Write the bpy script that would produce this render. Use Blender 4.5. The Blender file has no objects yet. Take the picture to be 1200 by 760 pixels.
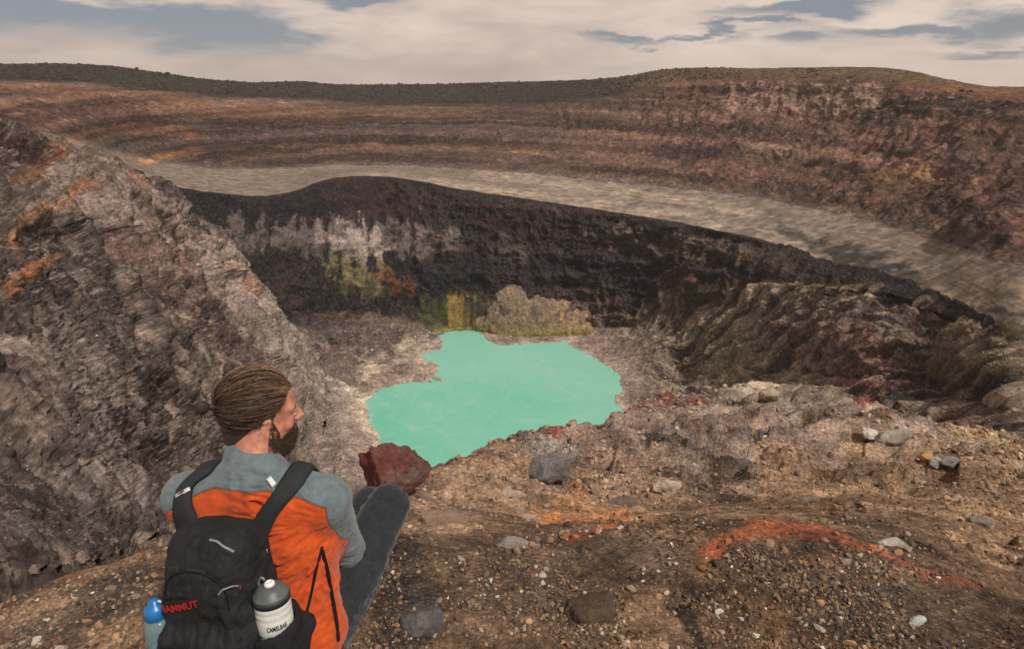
import bpy, bmesh, math, random, time
import numpy as np
from mathutils import Vector, Matrix
T0 = time.time()
random.seed(7); RNG = np.random.default_rng(7)
SC = bpy.context.scene
COL = SC.collection
EYE = 1.7                                  # camera height over the ledge
PITCH = math.radians(21.1); CP, SP = math.cos(PITCH), math.sin(PITCH); FPX = 750.0
LAKE = -215.0                              # lake level below the eye

# ------------------------------------------------------------------ helpers
def ray(x, y):
    """bearing of a sight line: sideways, forward, up"""
    d = np.asarray(y, float) - 380.0
    return np.asarray(x, float) - 600.0, FPX*CP - d*SP, -FPX*SP - d*CP
def lookz(x, y, r):
    dx, hf, up = ray(x, y); return r*up/np.hypot(dx, hf)
def look(x, y, r):
    dx, hf, up = ray(x, y); h = np.hypot(dx, hf)
    return np.stack([r*dx/h, r*hf/h, r*up/h], -1)
def at_y(x, y, Y):
    """point with forward distance Y on the sight line (metres, eye at height EYE)"""
    dx, hf, up = ray(x, y)
    return np.array([Y*dx/hf, Y, Y*up/hf + EYE])

def srgb(r, g, b, k=1.0):
    o = []
    for c in (r, g, b):
        c /= 255.0
        o.append(k*(c/12.92 if c <= .04045 else ((c+.055)/1.055)**2.4))
    return tuple(o)

# gradient noise, vectorised
_pr = np.random.default_rng(3)
_perm = _pr.permutation(256).astype(np.int32); _perm = np.concatenate([_perm, _perm, _perm[:2]])
_g = _pr.normal(size=(256, 3)).astype(np.float32); _g /= np.linalg.norm(_g, axis=1, keepdims=True)
def _pn(P):
    Pi = np.floor(P).astype(np.int64); F = (P-Pi).astype(np.float32); Pi &= 255
    u = F*F*F*(F*(F*6-15)+10)
    out = 0
    for dx in (0, 1):
        wx = u[:, 0] if dx else 1-u[:, 0]
        a = _perm[(Pi[:, 0]+dx) & 255]
        for dy in (0, 1):
            wy = wx*(u[:, 1] if dy else 1-u[:, 1])
            b = _perm[a+((Pi[:, 1]+dy) & 255)]
            for dz in (0, 1):
                w = wy*(u[:, 2] if dz else 1-u[:, 2])
                g = _g[_perm[b+((Pi[:, 2]+dz) & 255)] & 255]
                out = out + w*((F[:, 0]-dx)*g[:, 0]+(F[:, 1]-dy)*g[:, 1]+(F[:, 2]-dz)*g[:, 2])
    return out*1.5
def noise(P, f=1.0, seed=0):
    P = np.asarray(P, np.float64)*np.asarray(f)+seed*17.31
    sh = P.shape[:-1]; P = P.reshape(-1, 3)
    out = np.empty(len(P), np.float32)
    for i in range(0, len(P), 400000):
        out[i:i+400000] = _pn(P[i:i+400000])
    return out.reshape(sh)
def fbm(P, f, octv=4, gain=.5, seed=0, ridge=False):
    s = 0; a = 1; n = 0
    f = np.asarray(f, float)
    for o in range(octv):
        v = noise(P, f*2.03**o, seed+o*1.7)
        if ridge: v = 1-2*np.abs(v)*1.4
        s = s+a*v; n += a; a *= gain
    return s/n
def sstep(a, b, x):
    t = np.clip((x-a)/(b-a), 0, 1); return t*t*(3-2*t)

def link(o, parent=None):
    COL.objects.link(o)
    if parent is not None: o.parent = parent
    return o
def tag(o, label=None, cat=None, group=None, kind=None):
    if label: o['label'] = label
    if cat: o['category'] = cat
    if group: o['group'] = group
    if kind: o['kind'] = kind
    return o
def empty(name, loc=(0, 0, 0), parent=None):
    o = bpy.data.objects.new(name, None); o.empty_display_size = .1
    o.location = loc; return link(o, parent)
def mesh_np(name, V, F, mat, parent=None, col=None, smooth=True, attrs=None):
    """V (n,3); F (m,k) one face size"""
    me = bpy.data.meshes.new(name)
    V = np.ascontiguousarray(V, np.float32); F = np.ascontiguousarray(F, np.int32)
    k = F.shape[1]
    me.vertices.add(len(V)); me.vertices.foreach_set('co', V.ravel())
    me.loops.add(F.size); me.loops.foreach_set('vertex_index', F.ravel())
    me.polygons.add(len(F))
    me.polygons.foreach_set('loop_start', np.arange(0, F.size, k, dtype=np.int32))
    me.polygons.foreach_set('use_smooth', np.full(len(F), bool(smooth)))
    me.update(calc_edges=True)
    if col is not None:
        a = me.color_attributes.new('Col', 'FLOAT_COLOR', 'POINT')
        c = np.ones((len(V), 4), np.float32); c[:, :3] = col; a.data.foreach_set('color', c.ravel())
    for nme, arr in (attrs or {}).items():
        a = me.attributes.new(nme, 'FLOAT', 'POINT'); a.data.foreach_set('value', np.asarray(arr, np.float32).ravel())
    if mat: me.materials.append(mat)
    return link(bpy.data.objects.new(name, me), parent)

# ------------------------------------------------------------------ material building
class NT:
    def __init__(s, name, rough=.9, spec=.2):
        s.m = bpy.data.materials.new(name); s.m.use_nodes = True
        s.t = s.m.node_tree; s.n = s.t.nodes; s.l = s.t.links
        s.b = s.n['Principled BSDF']; s.b.inputs['Roughness'].default_value = rough
        s.b.inputs['Specular IOR Level'].default_value = spec
    def node(s, ty, **kw):
        n = s.n.new(ty)
        for k, v in kw.items(): setattr(n, k, v)
        return n
    def put(s, sock, v):
        if hasattr(v, 'is_output') or isinstance(v, bpy.types.NodeSocket): s.l.new(v, sock)
        elif isinstance(v, (tuple, list)) and len(v) == 3 and sock.type == 'RGBA': sock.default_value = (*v, 1)
        else: sock.default_value = v
    def coord(s, kind='Object', scale=None):
        c = s.node('ShaderNodeTexCoord').outputs[kind]
        if scale is None: return c
        m = s.node('ShaderNodeMapping'); s.l.new(c, m.inputs[0]); m.inputs['Scale'].default_value = scale
        return m.outputs[0]
    def noise(s, vec, scale, detail=6, rough=.6, dist=0, out=0):
        n = s.node('ShaderNodeTexNoise'); s.l.new(vec, n.inputs['Vector'])
        n.inputs['Scale'].default_value = scale; n.inputs['Detail'].default_value = detail
        n.inputs['Roughness'].default_value = rough; n.inputs['Distortion'].default_value = dist
        return n.outputs[out]
    def voro(s, vec, scale, feature='F1', out='Distance', rand=1.0):
        n = s.node('ShaderNodeTexVoronoi', feature=feature); s.l.new(vec, n.inputs['Vector'])
        n.inputs['Scale'].default_value = scale; n.inputs['Randomness'].default_value = rand
        return n.outputs[out]
    def ramp(s, v, stops, interp='LINEAR'):
        n = s.node('ShaderNodeValToRGB'); s.l.new(v, n.inputs[0]); cr = n.color_ramp; cr.interpolation = interp
        while len(cr.elements) < len(stops): cr.elements.new(.5)
        for e, (p, c) in zip(cr.elements, stops):
            e.position = p; e.color = (*(c if isinstance(c, (tuple, list)) else (c,)*3), 1)
        return n.outputs[0]
    def math(s, op, a, b=0.0, c=None, clamp=False):
        n = s.node('ShaderNodeMath', operation=op, use_clamp=clamp); s.put(n.inputs[0], a); s.put(n.inputs[1], b)
        if c is not None: s.put(n.inputs[2], c)
        return n.outputs[0]
    def rng(s, v, a, b, c=0.0, d=1.0):
        n = s.node('ShaderNodeMapRange'); s.put(n.inputs[0], v)
        for i, q in enumerate((a, b, c, d)): n.inputs[i+1].default_value = q
        return n.outputs[0]
    def mix(s, f, a, b, mode='MIX'):
        n = s.node('ShaderNodeMix', data_type='RGBA', blend_type=mode)
        s.put(n.inputs[0], f); s.put(n.inputs[6], a); s.put(n.inputs[7], b); return n.outputs[2]
    def attr(s, name, out='Color'):
        n = s.node('ShaderNodeAttribute', attribute_name=name); return n.outputs[out]
    def bump(s, h, strength=.5, dist=.01, prev=None):
        n = s.node('ShaderNodeBump'); s.put(n.inputs['Height'], h)
        n.inputs['Strength'].default_value = strength; n.inputs['Distance'].default_value = dist
        if prev is not None: s.l.new(prev, n.inputs['Normal'])
        return n.outputs[0]
    def done(s, color=None, normal=None, rough=None):
        if color is not None: s.put(s.b.inputs['Base Color'], color)
        if normal is not None: s.l.new(normal, s.b.inputs['Normal'])
        if rough is not None: s.put(s.b.inputs['Roughness'], rough)
        return s.m
def plain(name, c, rough=.7, spec=.3, bumpscale=None, bs=.2, var=.15):
    n = NT(name, rough, spec); v = n.coord()
    base = c
    if var:
        base = n.mix(n.rng(n.noise(v, 60, 4), .3, .7), tuple(q*(1-var) for q in c), tuple(q*(1+var) for q in c))
    nm = n.bump(n.noise(v, bumpscale, 3), bs, .002) if bumpscale else None
    return n.done(base, nm)
# ------------------------------------------------------------------ terrain net
# each row is a line over the ground: (x bearing, y bearing, distance) or (x, y, None, height)
def row(y, r=None, z=None): return dict(y=y, r=r, z=z)
ROWS = [
 row(y=[(-600,1500),(1800,1500)], z=[(-600,-1.65),(1800,-1.65)]),
 row(y=[(-600,1250),(-200,1150),(200,1020),(1400,1000),(1800,1060)], z=[(-600,-1.95),(0,-1.8),(300,-1.67),(1200,-1.66),(1800,-1.8)]),
 row(y=[(-600,1060),(-200,860),(0,785),(200,770),(600,765),(1200,770),(1800,860)], z=[(-600,-2.2),(0,-1.95),(200,-1.78),(400,-1.70),(600,-1.67),(800,-1.62),(1200,-1.66),(1800,-1.9)]),
 row(y=[(-600,950),(-200,800),(0,745),(200,690),(300,665),(400,652),(500,655),(600,655),(700,650),(800,640),(850,628),(900,622),(960,626),(1040,640),(1100,660),(1160,685),(1250,705),(1800,800)],
     z=[(-600,-2.3),(0,-2.03),(300,-1.83),(500,-1.80),(700,-1.84),(800,-1.80),(900,-1.76),(1100,-1.80),(1200,-1.9),(1800,-2.1)]),
 row(y=[(-600,900),(-200,775),(0,725),(200,667),(300,640),(400,614),(500,592),(600,580),(700,575),(820,578),(900,572),(1000,568),(1100,574),(1200,592),(1400,640),(1800,720)],
     r=[(-600,3.9),(-150,3.3),(0,3.0),(100,2.85),(200,2.75),(300,2.78),(400,2.85),(500,3.2),(600,3.7),(700,4.2),(820,4.4),(900,4.9),(1000,5.2),(1200,5.2),(1800,5.4)]),
 row(y=[(-600,860),(-200,755),(0,712),(100,683),(200,652),(300,622),(400,588),(440,571),(500,553),(560,537),(600,521),(640,518),(665,525),(700,507),(760,484),(800,474),(860,463),(910,456),(960,463),(1010,479),(1050,494),(1100,507),(1200,534),(1400,575),(1800,650)],
     r=[(-600,4.4),(-150,3.7),(0,3.35),(100,3.2),(200,3.1),(300,3.13),(400,3.4),(500,4.2),(600,5.5),(700,7),(800,9.5),(910,13),(1010,14),(1100,13),(1200,12),(1400,11),(1800,11)]),
 # hidden drop behind the ledge
 row(y=[(-600,900),(0,745),(200,690),(400,640),(500,610),(600,590),(700,575),(800,540),(910,520),(1010,540),(1100,565),(1200,590),(1400,630),(1800,700)],
     r=[(-600,6),(0,7),(200,8),(400,12),(500,16),(600,20),(700,24),(800,30),(910,36),(1010,36),(1100,32),(1200,28),(1400,26),(1800,26)]),
 row(y=[(-600,870),(0,730),(100,698),(200,668),(300,645),(400,625),(500,600),(600,575),(700,560),(760,530),(800,510),(860,490),(920,480),(1000,492),(1050,503),(1100,512),(1200,541),(1400,585),(1800,670)],
     r=[(-600,30),(0,42),(100,70),(200,110),(300,200),(400,270),(500,285),(600,295),(700,305),(760,330),(800,360),(860,345),(920,320),(1000,250),(1100,150),(1200,85),(1400,60),(1800,40)]),
 row(y=[(-600,600),(-150,580),(0,570),(100,560),(200,545),(300,530),(400,520),(440,535),(520,560),(600,556),(680,540),(740,506),(800,460),(840,452),(900,440),(1000,450),(1100,468),(1200,500),(1400,560),(1800,620)],
     r=[(-600,45),(-150,65),(0,78),(100,115),(200,190),(300,290),(380,385)], z=[(400,-213),(440,-217),(740,-217),(800,-213),(840,-201),(900,-170),(1000,-135),(1100,-108),(1200,-58),(1400,-52),(1800,-50)]),
 row(y=[(-600,430),(-150,410),(0,400),(100,405),(200,415),(300,440),(380,460),(440,475),(680,475),(740,462),(800,430),(840,422),(900,412),(1000,405),(1100,422),(1200,455),(1400,500),(1800,560)],
     r=[(-600,80),(-150,105),(0,125),(100,170),(200,270),(300,378)], z=[(380,-211),(440,-217),(680,-217),(740,-215),(800,-207),(840,-190),(900,-160),(1000,-122),(1100,-107),(1200,-66),(1400,-60),(1800,-60)]),
 row(y=[(-600,260),(-150,270),(0,280),(100,290),(200,320),(250,340),(300,372),(340,405),(380,425),(440,425),(520,402),(600,400),(680,408),(740,420),(800,395),(840,382),(900,372),(1000,372),(1100,395),(1200,428),(1400,450),(1800,480)],
     r=[(-600,140),(-150,155),(0,185),(100,250),(200,350),(250,395),(300,432),(340,455)], z=[(380,-208),(440,-213),(520,-217),(680,-217),(740,-210),(800,-190),(840,-172),(900,-148),(1000,-116),(1100,-106),(1200,-78),(1400,-72),(1800,-70)]),
 row(y=[(-600,60),(-400,80),(-150,120),(0,162),(60,176),(140,205),(200,245),(250,292),(300,345),(340,390),(380,405),(440,405),(520,391),(600,387),(680,391),(740,401),(800,372),(840,360),(900,350),(1000,350),(1100,375),(1200,415),(1400,435),(1800,450)],
     r=[(-600,200),(-400,210),(-150,230),(0,260),(60,290),(140,350),(200,395),(250,425),(300,452),(340,466)], z=[(380,-206),(440,-212),(520,-216),(600,-216),(680,-215),(740,-207),(800,-181),(840,-165),(900,-138),(1000,-113),(1100,-105),(1200,-82),(1400,-78),(1800,-75)]),
 # foot of the inner cliff
 row(y=[(-600,90),(-150,160),(0,215),(100,265),(200,310),(250,335),(300,365),(340,385),(380,388),(440,380),(520,383),(600,380),(680,384),(740,385),(800,345),(840,340),(900,335),(1000,338),(1100,365),(1200,408),(1400,425),(1800,440)],
     r=[(-600,320),(-150,340),(0,360),(100,430),(200,480),(300,500),(340,505),(380,512),(440,519),(520,540),(600,543),(680,540),(740,525),(800,500),(840,487),(900,452),(1000,380),(1100,338),(1200,240),(1400,225),(1800,205)]),
 row(y=[(-600,80),(-150,150),(0,200),(100,225),(200,262),(300,292),(380,305),(440,300),(520,305),(600,318),(680,335),(740,335),(800,312),(840,312),(900,310),(1000,325),(1100,355),(1200,404),(1400,420),(1800,435)],
     r=[(-600,370),(-150,385),(0,400),(100,500),(200,560),(300,560),(380,565),(440,575),(520,568),(600,562),(680,556),(740,545),(800,520),(840,502),(900,468),(1000,402),(1100,352),(1200,252),(1400,235),(1800,215)]),
 # rim of the inner cliff
 row(y=[(-600,70),(-150,130),(0,170),(60,178),(100,185),(140,197),(180,212),(215,221),(260,227),(300,230),(340,226),(375,213),(400,208),(430,206),(480,211),(540,222),(600,231),(700,246),(800,262),(860,274),(900,283),(935,296),(960,306),(1000,312),(1040,322),(1080,334),(1120,352),(1160,376),(1200,398),(1400,412),(1800,425)],
     r=[(-600,420),(-150,430),(0,450),(60,520),(100,560),(140,600),(215,640),(300,612),(375,650),(430,657),(540,610),(600,597),(700,569),(800,538),(900,493),(1000,432),(1100,367),(1200,268),(1400,248),(1800,225)]),
 # back of the terrace
 row(y=[(-600,20),(-150,110),(0,146),(60,158),(100,168),(150,182),(200,192),(300,198),(400,194),(500,196),(600,203),(700,212),(800,222),(900,234),(1000,256),(1100,284),(1200,312),(1400,350),(1800,400)],
     r=[(-600,520),(-150,560),(0,620),(100,700),(200,790),(300,808),(400,840),(500,800),(600,737),(700,694),(800,654),(900,600),(1000,530),(1100,451),(1200,350),(1400,320),(1800,280)]),
 row(y=[(-600,0),(-150,100),(0,128),(100,140),(200,158),(300,172),(400,172),(500,173),(600,175),(700,178),(800,182),(900,190),(1000,204),(1100,222),(1200,236),(1400,270),(1800,330)],
     r=[(-600,640),(-150,680),(0,740),(200,880),(300,900),(400,920),(500,900),(600,860),(700,820),(800,770),(900,720),(1000,650),(1100,570),(1200,480),(1400,430),(1800,380)]),
 row(y=[(-600,-10),(-150,90),(0,112),(100,118),(200,128),(300,136),(400,142),(500,144),(600,146),(700,145),(800,136),(900,132),(1000,140),(1100,148),(1200,160),(1400,185),(1800,240)],
     r=[(-600,740),(-150,800),(0,850),(200,960),(400,1000),(600,960),(700,920),(800,880),(900,830),(1000,770),(1100,690),(1200,600),(1400,560),(1800,500)]),
 row(y=[(-600,-15),(-150,80),(0,96),(100,101),(200,111),(300,117),(400,123),(500,126),(600,126),(700,118),(760,106),(800,99),(900,96),(1000,96),(1100,108),(1200,118),(1400,130),(1800,190)],
     r=[(-600,860),(-150,900),(0,930),(200,1060),(400,1100),(600,1080),(700,1020),(800,940),(900,880),(1000,820),(1100,760),(1200,690),(1400,650),(1800,600)]),
 row(y=[(-600,-20),(-150,72),(0,71),(60,70),(120,72),(200,83),(260,91),(300,93),(350,91),(400,95),(500,94),(600,91),(680,89),(740,84),(775,77),(830,75),(870,76),(950,75),(1000,74),(1050,76),(1100,86),(1140,95),(1160,98),(1200,98),(1400,108),(1800,170)],
     r=[(-600,1100),(-150,1250),(0,1300),(300,1420),(500,1440),(600,1400),(680,1300),(760,1120),(800,1040),(900,960),(1000,900),(1060,870),(1100,830),(1200,780),(1400,740),(1800,680)]),
]
NSEG = [16, 60, 150, 160, 190, 60, 20, 90, 110, 120, 60, 40, 110, 120, 60, 90, 90, 80, 70]
XN = 1500
xg = np.linspace(-600, 1800, XN)
# finer columns inside the view: warp
xs = np.linspace(-1, 1, XN); xg = 600+ 640*xs*1.0 + 560*xs**7
def pchip(pts, x):
    px = np.array([p[0] for p in pts], float); py = np.array([p[1] for p in pts], float)
    h = np.diff(px); d = np.diff(py)/h
    m = np.zeros_like(py)
    if len(px) > 2:
        for i in range(1, len(px)-1):
            if d[i-1]*d[i] > 0:
                w1, w2 = 2*h[i]+h[i-1], h[i]+2*h[i-1]
                m[i] = (w1+w2)/(w1/d[i-1]+w2/d[i])
    m[0], m[-1] = d[0], d[-1]
    i = np.clip(np.searchsorted(px, x)-1, 0, len(px)-2)
    t = np.clip((x-px[i])/h[i], 0, 1)
    return ((2*t**3-3*t**2+1)*py[i]+(t**3-2*t**2+t)*h[i]*m[i]+(-2*t**3+3*t**2)*py[i+1]+(t**3-t**2)*h[i]*m[i+1])
KEYX = sorted(set([-600,-400,-150,0,60,100,140,180,200,250,300,340,380,400,440,480,520,560,600,640,680,700,740,760,800,840,860,900,920,960,1000,1050,1100,1150,1200,1300,1400,1600,1800]))
def rad_from_z(x, y, z):
    dx, hf, up = ray(x, y); return z*np.hypot(dx, hf)/up
NR = []      # per row: y(x), r(x) on grid
for R in ROWS:
    yy = pchip(R['y'], xg)
    kx = np.array(KEYX, float); ky = pchip(R['y'], kx)
    if R['r'] is None: kr = rad_from_z(kx, ky, pchip(R['z'], kx))
    elif R['z'] is None: kr = pchip(R['r'], kx)
    else:
        rmax, zmin = R['r'][-1][0], R['z'][0][0]
        kr = np.where(kx <= rmax, pchip(R['r'], np.minimum(kx, rmax)), rad_from_z(kx, ky, pchip(R['z'], np.maximum(kx, zmin))))
        ok = (kx <= rmax) | (kx >= zmin); kx, kr = kx[ok], kr[ok]
    rr = np.exp(pchip(list(zip(kx, np.log(kr))), xg))
    NR.append((yy, rr))
P_rows = [look(xg, y, r) for y, r in NR]
# ground behind and under the camera, and the land beyond the crest
back = np.stack([(xg-600)/1200*7*1.3, np.full(XN, -5.0), np.full(XN, -1.65)], -1)
P_rows.insert(0, back); NSEG.insert(0, 14)
last = P_rows[-1]
far1 = last*np.array([1.25, 1.25, 1]); far1[:, 2] = last[:, 2]-70
far2 = last*np.array([4, 4, 1]); far2[:, 2] = -500
P_rows += [far1, far2]; NSEG += [10, 8]
if globals().get('CHECK'):
    for x in (-150, 0, 100, 200, 300, 400, 500, 600, 700, 800, 900, 1000, 1100, 1200, 1400):
        i = np.argmin(abs(xg-x)); print('x', x)
        for k, P in enumerate(P_rows): print('   %2d r=%8.2f z=%8.2f' % (k, math.hypot(P[i, 0], P[i, 1]), P[i, 2]))
# rows -> grid; parameter S = row index (float), U = bearing column, VY = y bearing
G = []; S = []
for k, n in enumerate(NSEG):
    t = np.arange(n)/n
    A, B = P_rows[k], P_rows[k+1]
    G.append(A[None]*(1-t)[:, None, None]+B[None]*t[:, None, None]); S.append(k+t)
G.append(P_rows[-1][None]); S.append(np.array([float(len(NSEG))]))
G = np.concatenate(G); S = np.concatenate(S)
NRW = len(S)
# row index names after the insert of the back row
CREST, DROP, FOOT0, SL1, SL2, SL3, RIDGE, CFOOT, CMID, RIM, TERR, W1, W2, WTOP, SKYL, FAR1, FAR2 = 6, 7, 8, 9, 10, 11, 12, 13, 14, 15, 16, 17, 18, 19, 20, 21, 22
SS = np.repeat(S[:, None], XN, 1); UU = np.repeat(xg[None], NRW, 0)
def imgxy(P):
    X, Y, Z = P[..., 0], P[..., 1], P[..., 2]
    dep = Y*CP-Z*SP; dep = np.where(dep > .05, dep, .05)
    return 600+FPX*X/dep, 380-FPX*(Y*SP+Z*CP)/dep
# soften creases of the net a little along the rows (not at the crest and the rim)
Gs = G.copy()
for it in range(3):
    for sh in (6,):
        A = np.roll(Gs, sh, 0); B = np.roll(Gs, -sh, 0)
        m = (.25*A+.5*Gs+.25*B)
        keep = np.zeros(NRW, bool); keep[:sh] = keep[-sh:] = True
        for kk in (CREST, RIM):
            i = np.argmin(abs(S-kk)); keep[i-sh-2:i+sh+3] = True
        Gs[~keep] = m[~keep]
G = Gs
VX, VY = imgxy(G)
RAD = np.hypot(G[..., 0], G[..., 1])
# ---------------- lake outline on the water plane -> signed distance
LK = [(426,470),(434,466),(444,456),(470,449),(497,447),(505,444),(519,447),(512,440),(514,428),(494,418),(506,412),(520,408),(520,400),(513,393),(524,388),(548,387),(560,389),(572,400),(590,405),(610,402),(640,402),(664,401),(672,407),(690,416),(712,428),(726,442),(729,458),(722,462),(724,470),(730,478),(730,490),(700,520),(640,556),(560,572),(480,560),(452,530),(440,505)]
lkp = look(np.array([p[0] for p in LK]), np.array([p[1] for p in LK]), 1.0)
lkp = lkp*(LAKE/lkp[:, 2])[:, None]; LKW = lkp[:, :2]
def poly_sd(px, py, poly):
    """signed distance, negative inside"""
    d = np.full(px.shape, 1e9); inside = np.zeros(px.shape, bool)
    n = len(poly)
    for i in range(n):
        ax, ay = poly[i]; bx, by = poly[(i+1) % n]
        ex, ey = bx-ax, by-ay
        t = np.clip(((px-ax)*ex+(py-ay)*ey)/(ex*ex+ey*ey), 0, 1)
        d = np.minimum(d, np.hypot(px-ax-t*ex, py-ay-t*ey))
        c = ((ay > py) != (by > py)) & (px < (bx-ax)*(py-ay)/((by-ay) if by != ay else 1e-9)+ax)
        inside ^= c
    return np.where(inside, -d, d)
zone = (SS > FOOT0-.2) & (SS < CMID+.6)
SD = np.full(SS.shape, 999.0)
zi = np.where(zone)
SD[zi] = poly_sd(G[zi][:, 0], G[zi][:, 1], LKW)
SD = SD + noise(G*[1, 1, 0], .06, 5)*3.0 + noise(G*[1, 1, 0], .2, 6)*1.4
LC = np.array([-15., 440.])
TH = np.arctan2(G[..., 0]-LC[0], G[..., 1]-LC[1]); RH = np.hypot(G[..., 0]-LC[0], G[..., 1]-LC[1])
print('net', G.shape, round(time.time()-T0, 1))
# ---------------- displacement
def grid_normals(P):
    du = np.gradient(P, axis=1); dv = np.gradient(P, axis=0)
    N = np.cross(du, dv); L = np.linalg.norm(N, axis=-1, keepdims=True); L[L < 1e-9] = 1
    N /= L; N[N[..., 2] < 0] *= -1
    return N
N0 = grid_normals(G)
def band(a, b, s=.3):
    return sstep(a-s, a+s, SS)*(1-sstep(b-s, b+s, SS))
far = SS > DROP+.02
D = np.zeros(SS.shape, np.float32)
near = ~far
Gf = G[far]; sf = SS[far]; uf = UU[far]; rad = RAD[far]
# --- crater rock: broad lumps, crags, gullies, beds
big = fbm(Gf, 1/70., 3, .5, 1)
crag = fbm(Gf, 1/22., 6, .55, 2, ridge=True)
fine = fbm(Gf, 1/5., 3, .6, 3)
gp = np.stack([TH[far]*26+big*1.2, RH[far]*.0035, Gf[:, 2]*.004], -1)
gul = fbm(gp, 1.0, 4, .55, 4, ridge=True)
LC2 = np.array([82., 484.])
TH2 = np.arctan2(Gf[:, 0]-LC2[0], Gf[:, 1]-LC2[1]); RH2 = np.hypot(Gf[:, 0]-LC2[0], Gf[:, 1]-LC2[1])
gul2 = fbm(np.stack([TH2*9+big*.8, RH2*.010, TH2*0], -1), 1.0, 4, .6, 54, ridge=True)
gul3 = fbm(np.stack([TH2*30+big*1.6, RH2*.016, TH2*0], -1), 1.0, 3, .6, 55, ridge=True)
GUL3 = np.zeros(SS.shape, np.float32); GUL3[far] = gul3
GUL2 = np.zeros(SS.shape, np.float32); GUL2[far] = gul2
zb = Gf[:, 2]+big*4+noise(Gf, 1/30., 9)*1.2
bed = noise(np.stack([zb*.07, uf*.0012, zb*0], -1), 1.0, 7)*.5+noise(np.stack([zb*.2, uf*.003, zb*0], -1), 1.0, 8)*.6+noise(np.stack([zb*.45, uf*.006, zb*0], -1), 1.0, 18)*.4
bw = lambda a, b, s=.3: (sstep(a-s, a+s, sf)*(1-sstep(b-s, b+s, sf)))
att = np.clip(rad/260, .12, 1.6)
amp_big = 9*att; 
cliff = bw(CFOOT+.1, RIM-.08, .12)
wall = bw(TERR+.1, WTOP, .25)
terr = bw(RIM, TERR+.1, .12)
slope = bw(DROP, CFOOT, .2)
fan = np.exp(-((uf-830)/110)**2)*slope+np.exp(-((uf-980)/150)**2)*slope*.8
leftw = sstep(420, 250, uf)*slope
d = big*amp_big*(slope*.6+cliff*.7+wall*.8)
d += crag*att*(leftw*4.6+cliff*(6.5-3.5*sstep(850, 950, uf))+wall*(1.3+2.2*sstep(680, 850, uf))+slope*(1-np.clip(fan+leftw,0,1))*2.2+fan*1.6+terr*.25)
d += fine*np.clip(att,.3,1)*(leftw*1.0+cliff*1.0+wall*.9+terr*.12+slope*.5)
rfan = slope*sstep(740, 800, uf)
d += (gul2*3.6+(gul3*1.9+crag*1.8+fine*1.1)*(1-.75*sstep(1040, 1140, uf)))*rfan*np.clip(att, .3, 1)
d += gul*(leftw*3.5*att+cliff*1.3+wall*(1.2+1.6*sstep(640, 800, uf)+3*np.exp(-(((uf-680)/60)**2))*(sf > W2-.6))+sstep(950,1150,uf)*slope*2.2+terr*sstep(950,1150,uf)*.8)
# eroded ledges on the right side of the pit
lp = Gf.copy(); lp[:, 0] *= .5
led = fbm(lp+big[:, None]*12, [1/40., 1/16., 1/14.], 5, .55, 12, ridge=True)
rightw = sstep(930, 1060, uf)*bw(FOOT0, RIM-.1, .25)
d += led*rightw*2.6*att
d += (fbm(Gf*[1, 1, 2.2], 1/2.6, 5, .62, 19, ridge=True)*2.0*np.clip(rad/170, .12, 1)+fbm(Gf*[1, 1, 2.5], 1/.7, 3, .6, 20)*.35*np.clip(rad/120, .2, 1))*leftw*sstep(330, 120, rad)*.8
# the left crater wall: three spurs running down to the lake
lg = fbm(np.stack([TH[far]*7+big*.6, RH[far]*.004, Gf[:, 2]*0], -1), 1.0, 3, .5, 21, ridge=True)
d += lg*leftw*10*att*sstep(RIDGE, SL3, sf)
diag = fbm(np.stack([(uf+VY[far]*-.85)*.018+big*.8, (VY[far]+uf)*.002, Gf[:, 2]*.01], -1), 1.0, 4, .55, 58, ridge=True)
d += diag*leftw*7*att*sstep(RIDGE+.5, SL3+.5, sf)
vd = bed*(cliff*2.4+wall*3.2)
hid = bw(FOOT0-.4, FOOT0+.3, .2)*0
Dv = N0[far]*d[:, None]
Dv[:, 2] += 0
Nh = N0[far].copy(); Nh[:, 2] = 0
Dv += Nh*vd[:, None]
# vegetated hill: bumpy
veg = bw(WTOP+.1, FAR1-.2, .12)*(uf < 770+0)
Dv[:, 2] += (fbm(Gf, 1/16., 4, .6, 15)*3.0)*bw(WTOP+.1, FAR1, .15)*np.where(uf < 740, 1, .45)
near_lake = sstep(2, 26, SD[far])          # settle the shore
Dv *= (near_lake*.9+.1)[:, None]
Dv *= sstep(DROP, DROP+.6, sf)[:, None]    # join the ledge
P = G.copy(); P[far] = Gf+Dv
# the rim and the ridge lines stay crisp: damp at RIM
# shore: above water outside, below inside
sdf = SD
fl = (SS > FOOT0-.2) & (SS < CFOOT+.35)
zs = P[..., 2]
shore = LAKE + np.where(sdf > 0, .35+np.minimum(sdf, 60)*.055, sdf*.25)
w = np.where(sdf > 0, 1-sstep(0, 30, sdf), 1.0)*(fl)
z2 = zs*(1-w)+shore*w
z2 = np.where(fl & (sdf > 0), np.maximum(z2, LAKE+.35), z2)
z2 = np.where(fl & (sdf < 0), np.minimum(z2, LAKE-.3), z2)
P[..., 2] = np.where(fl, z2, zs)
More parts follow.
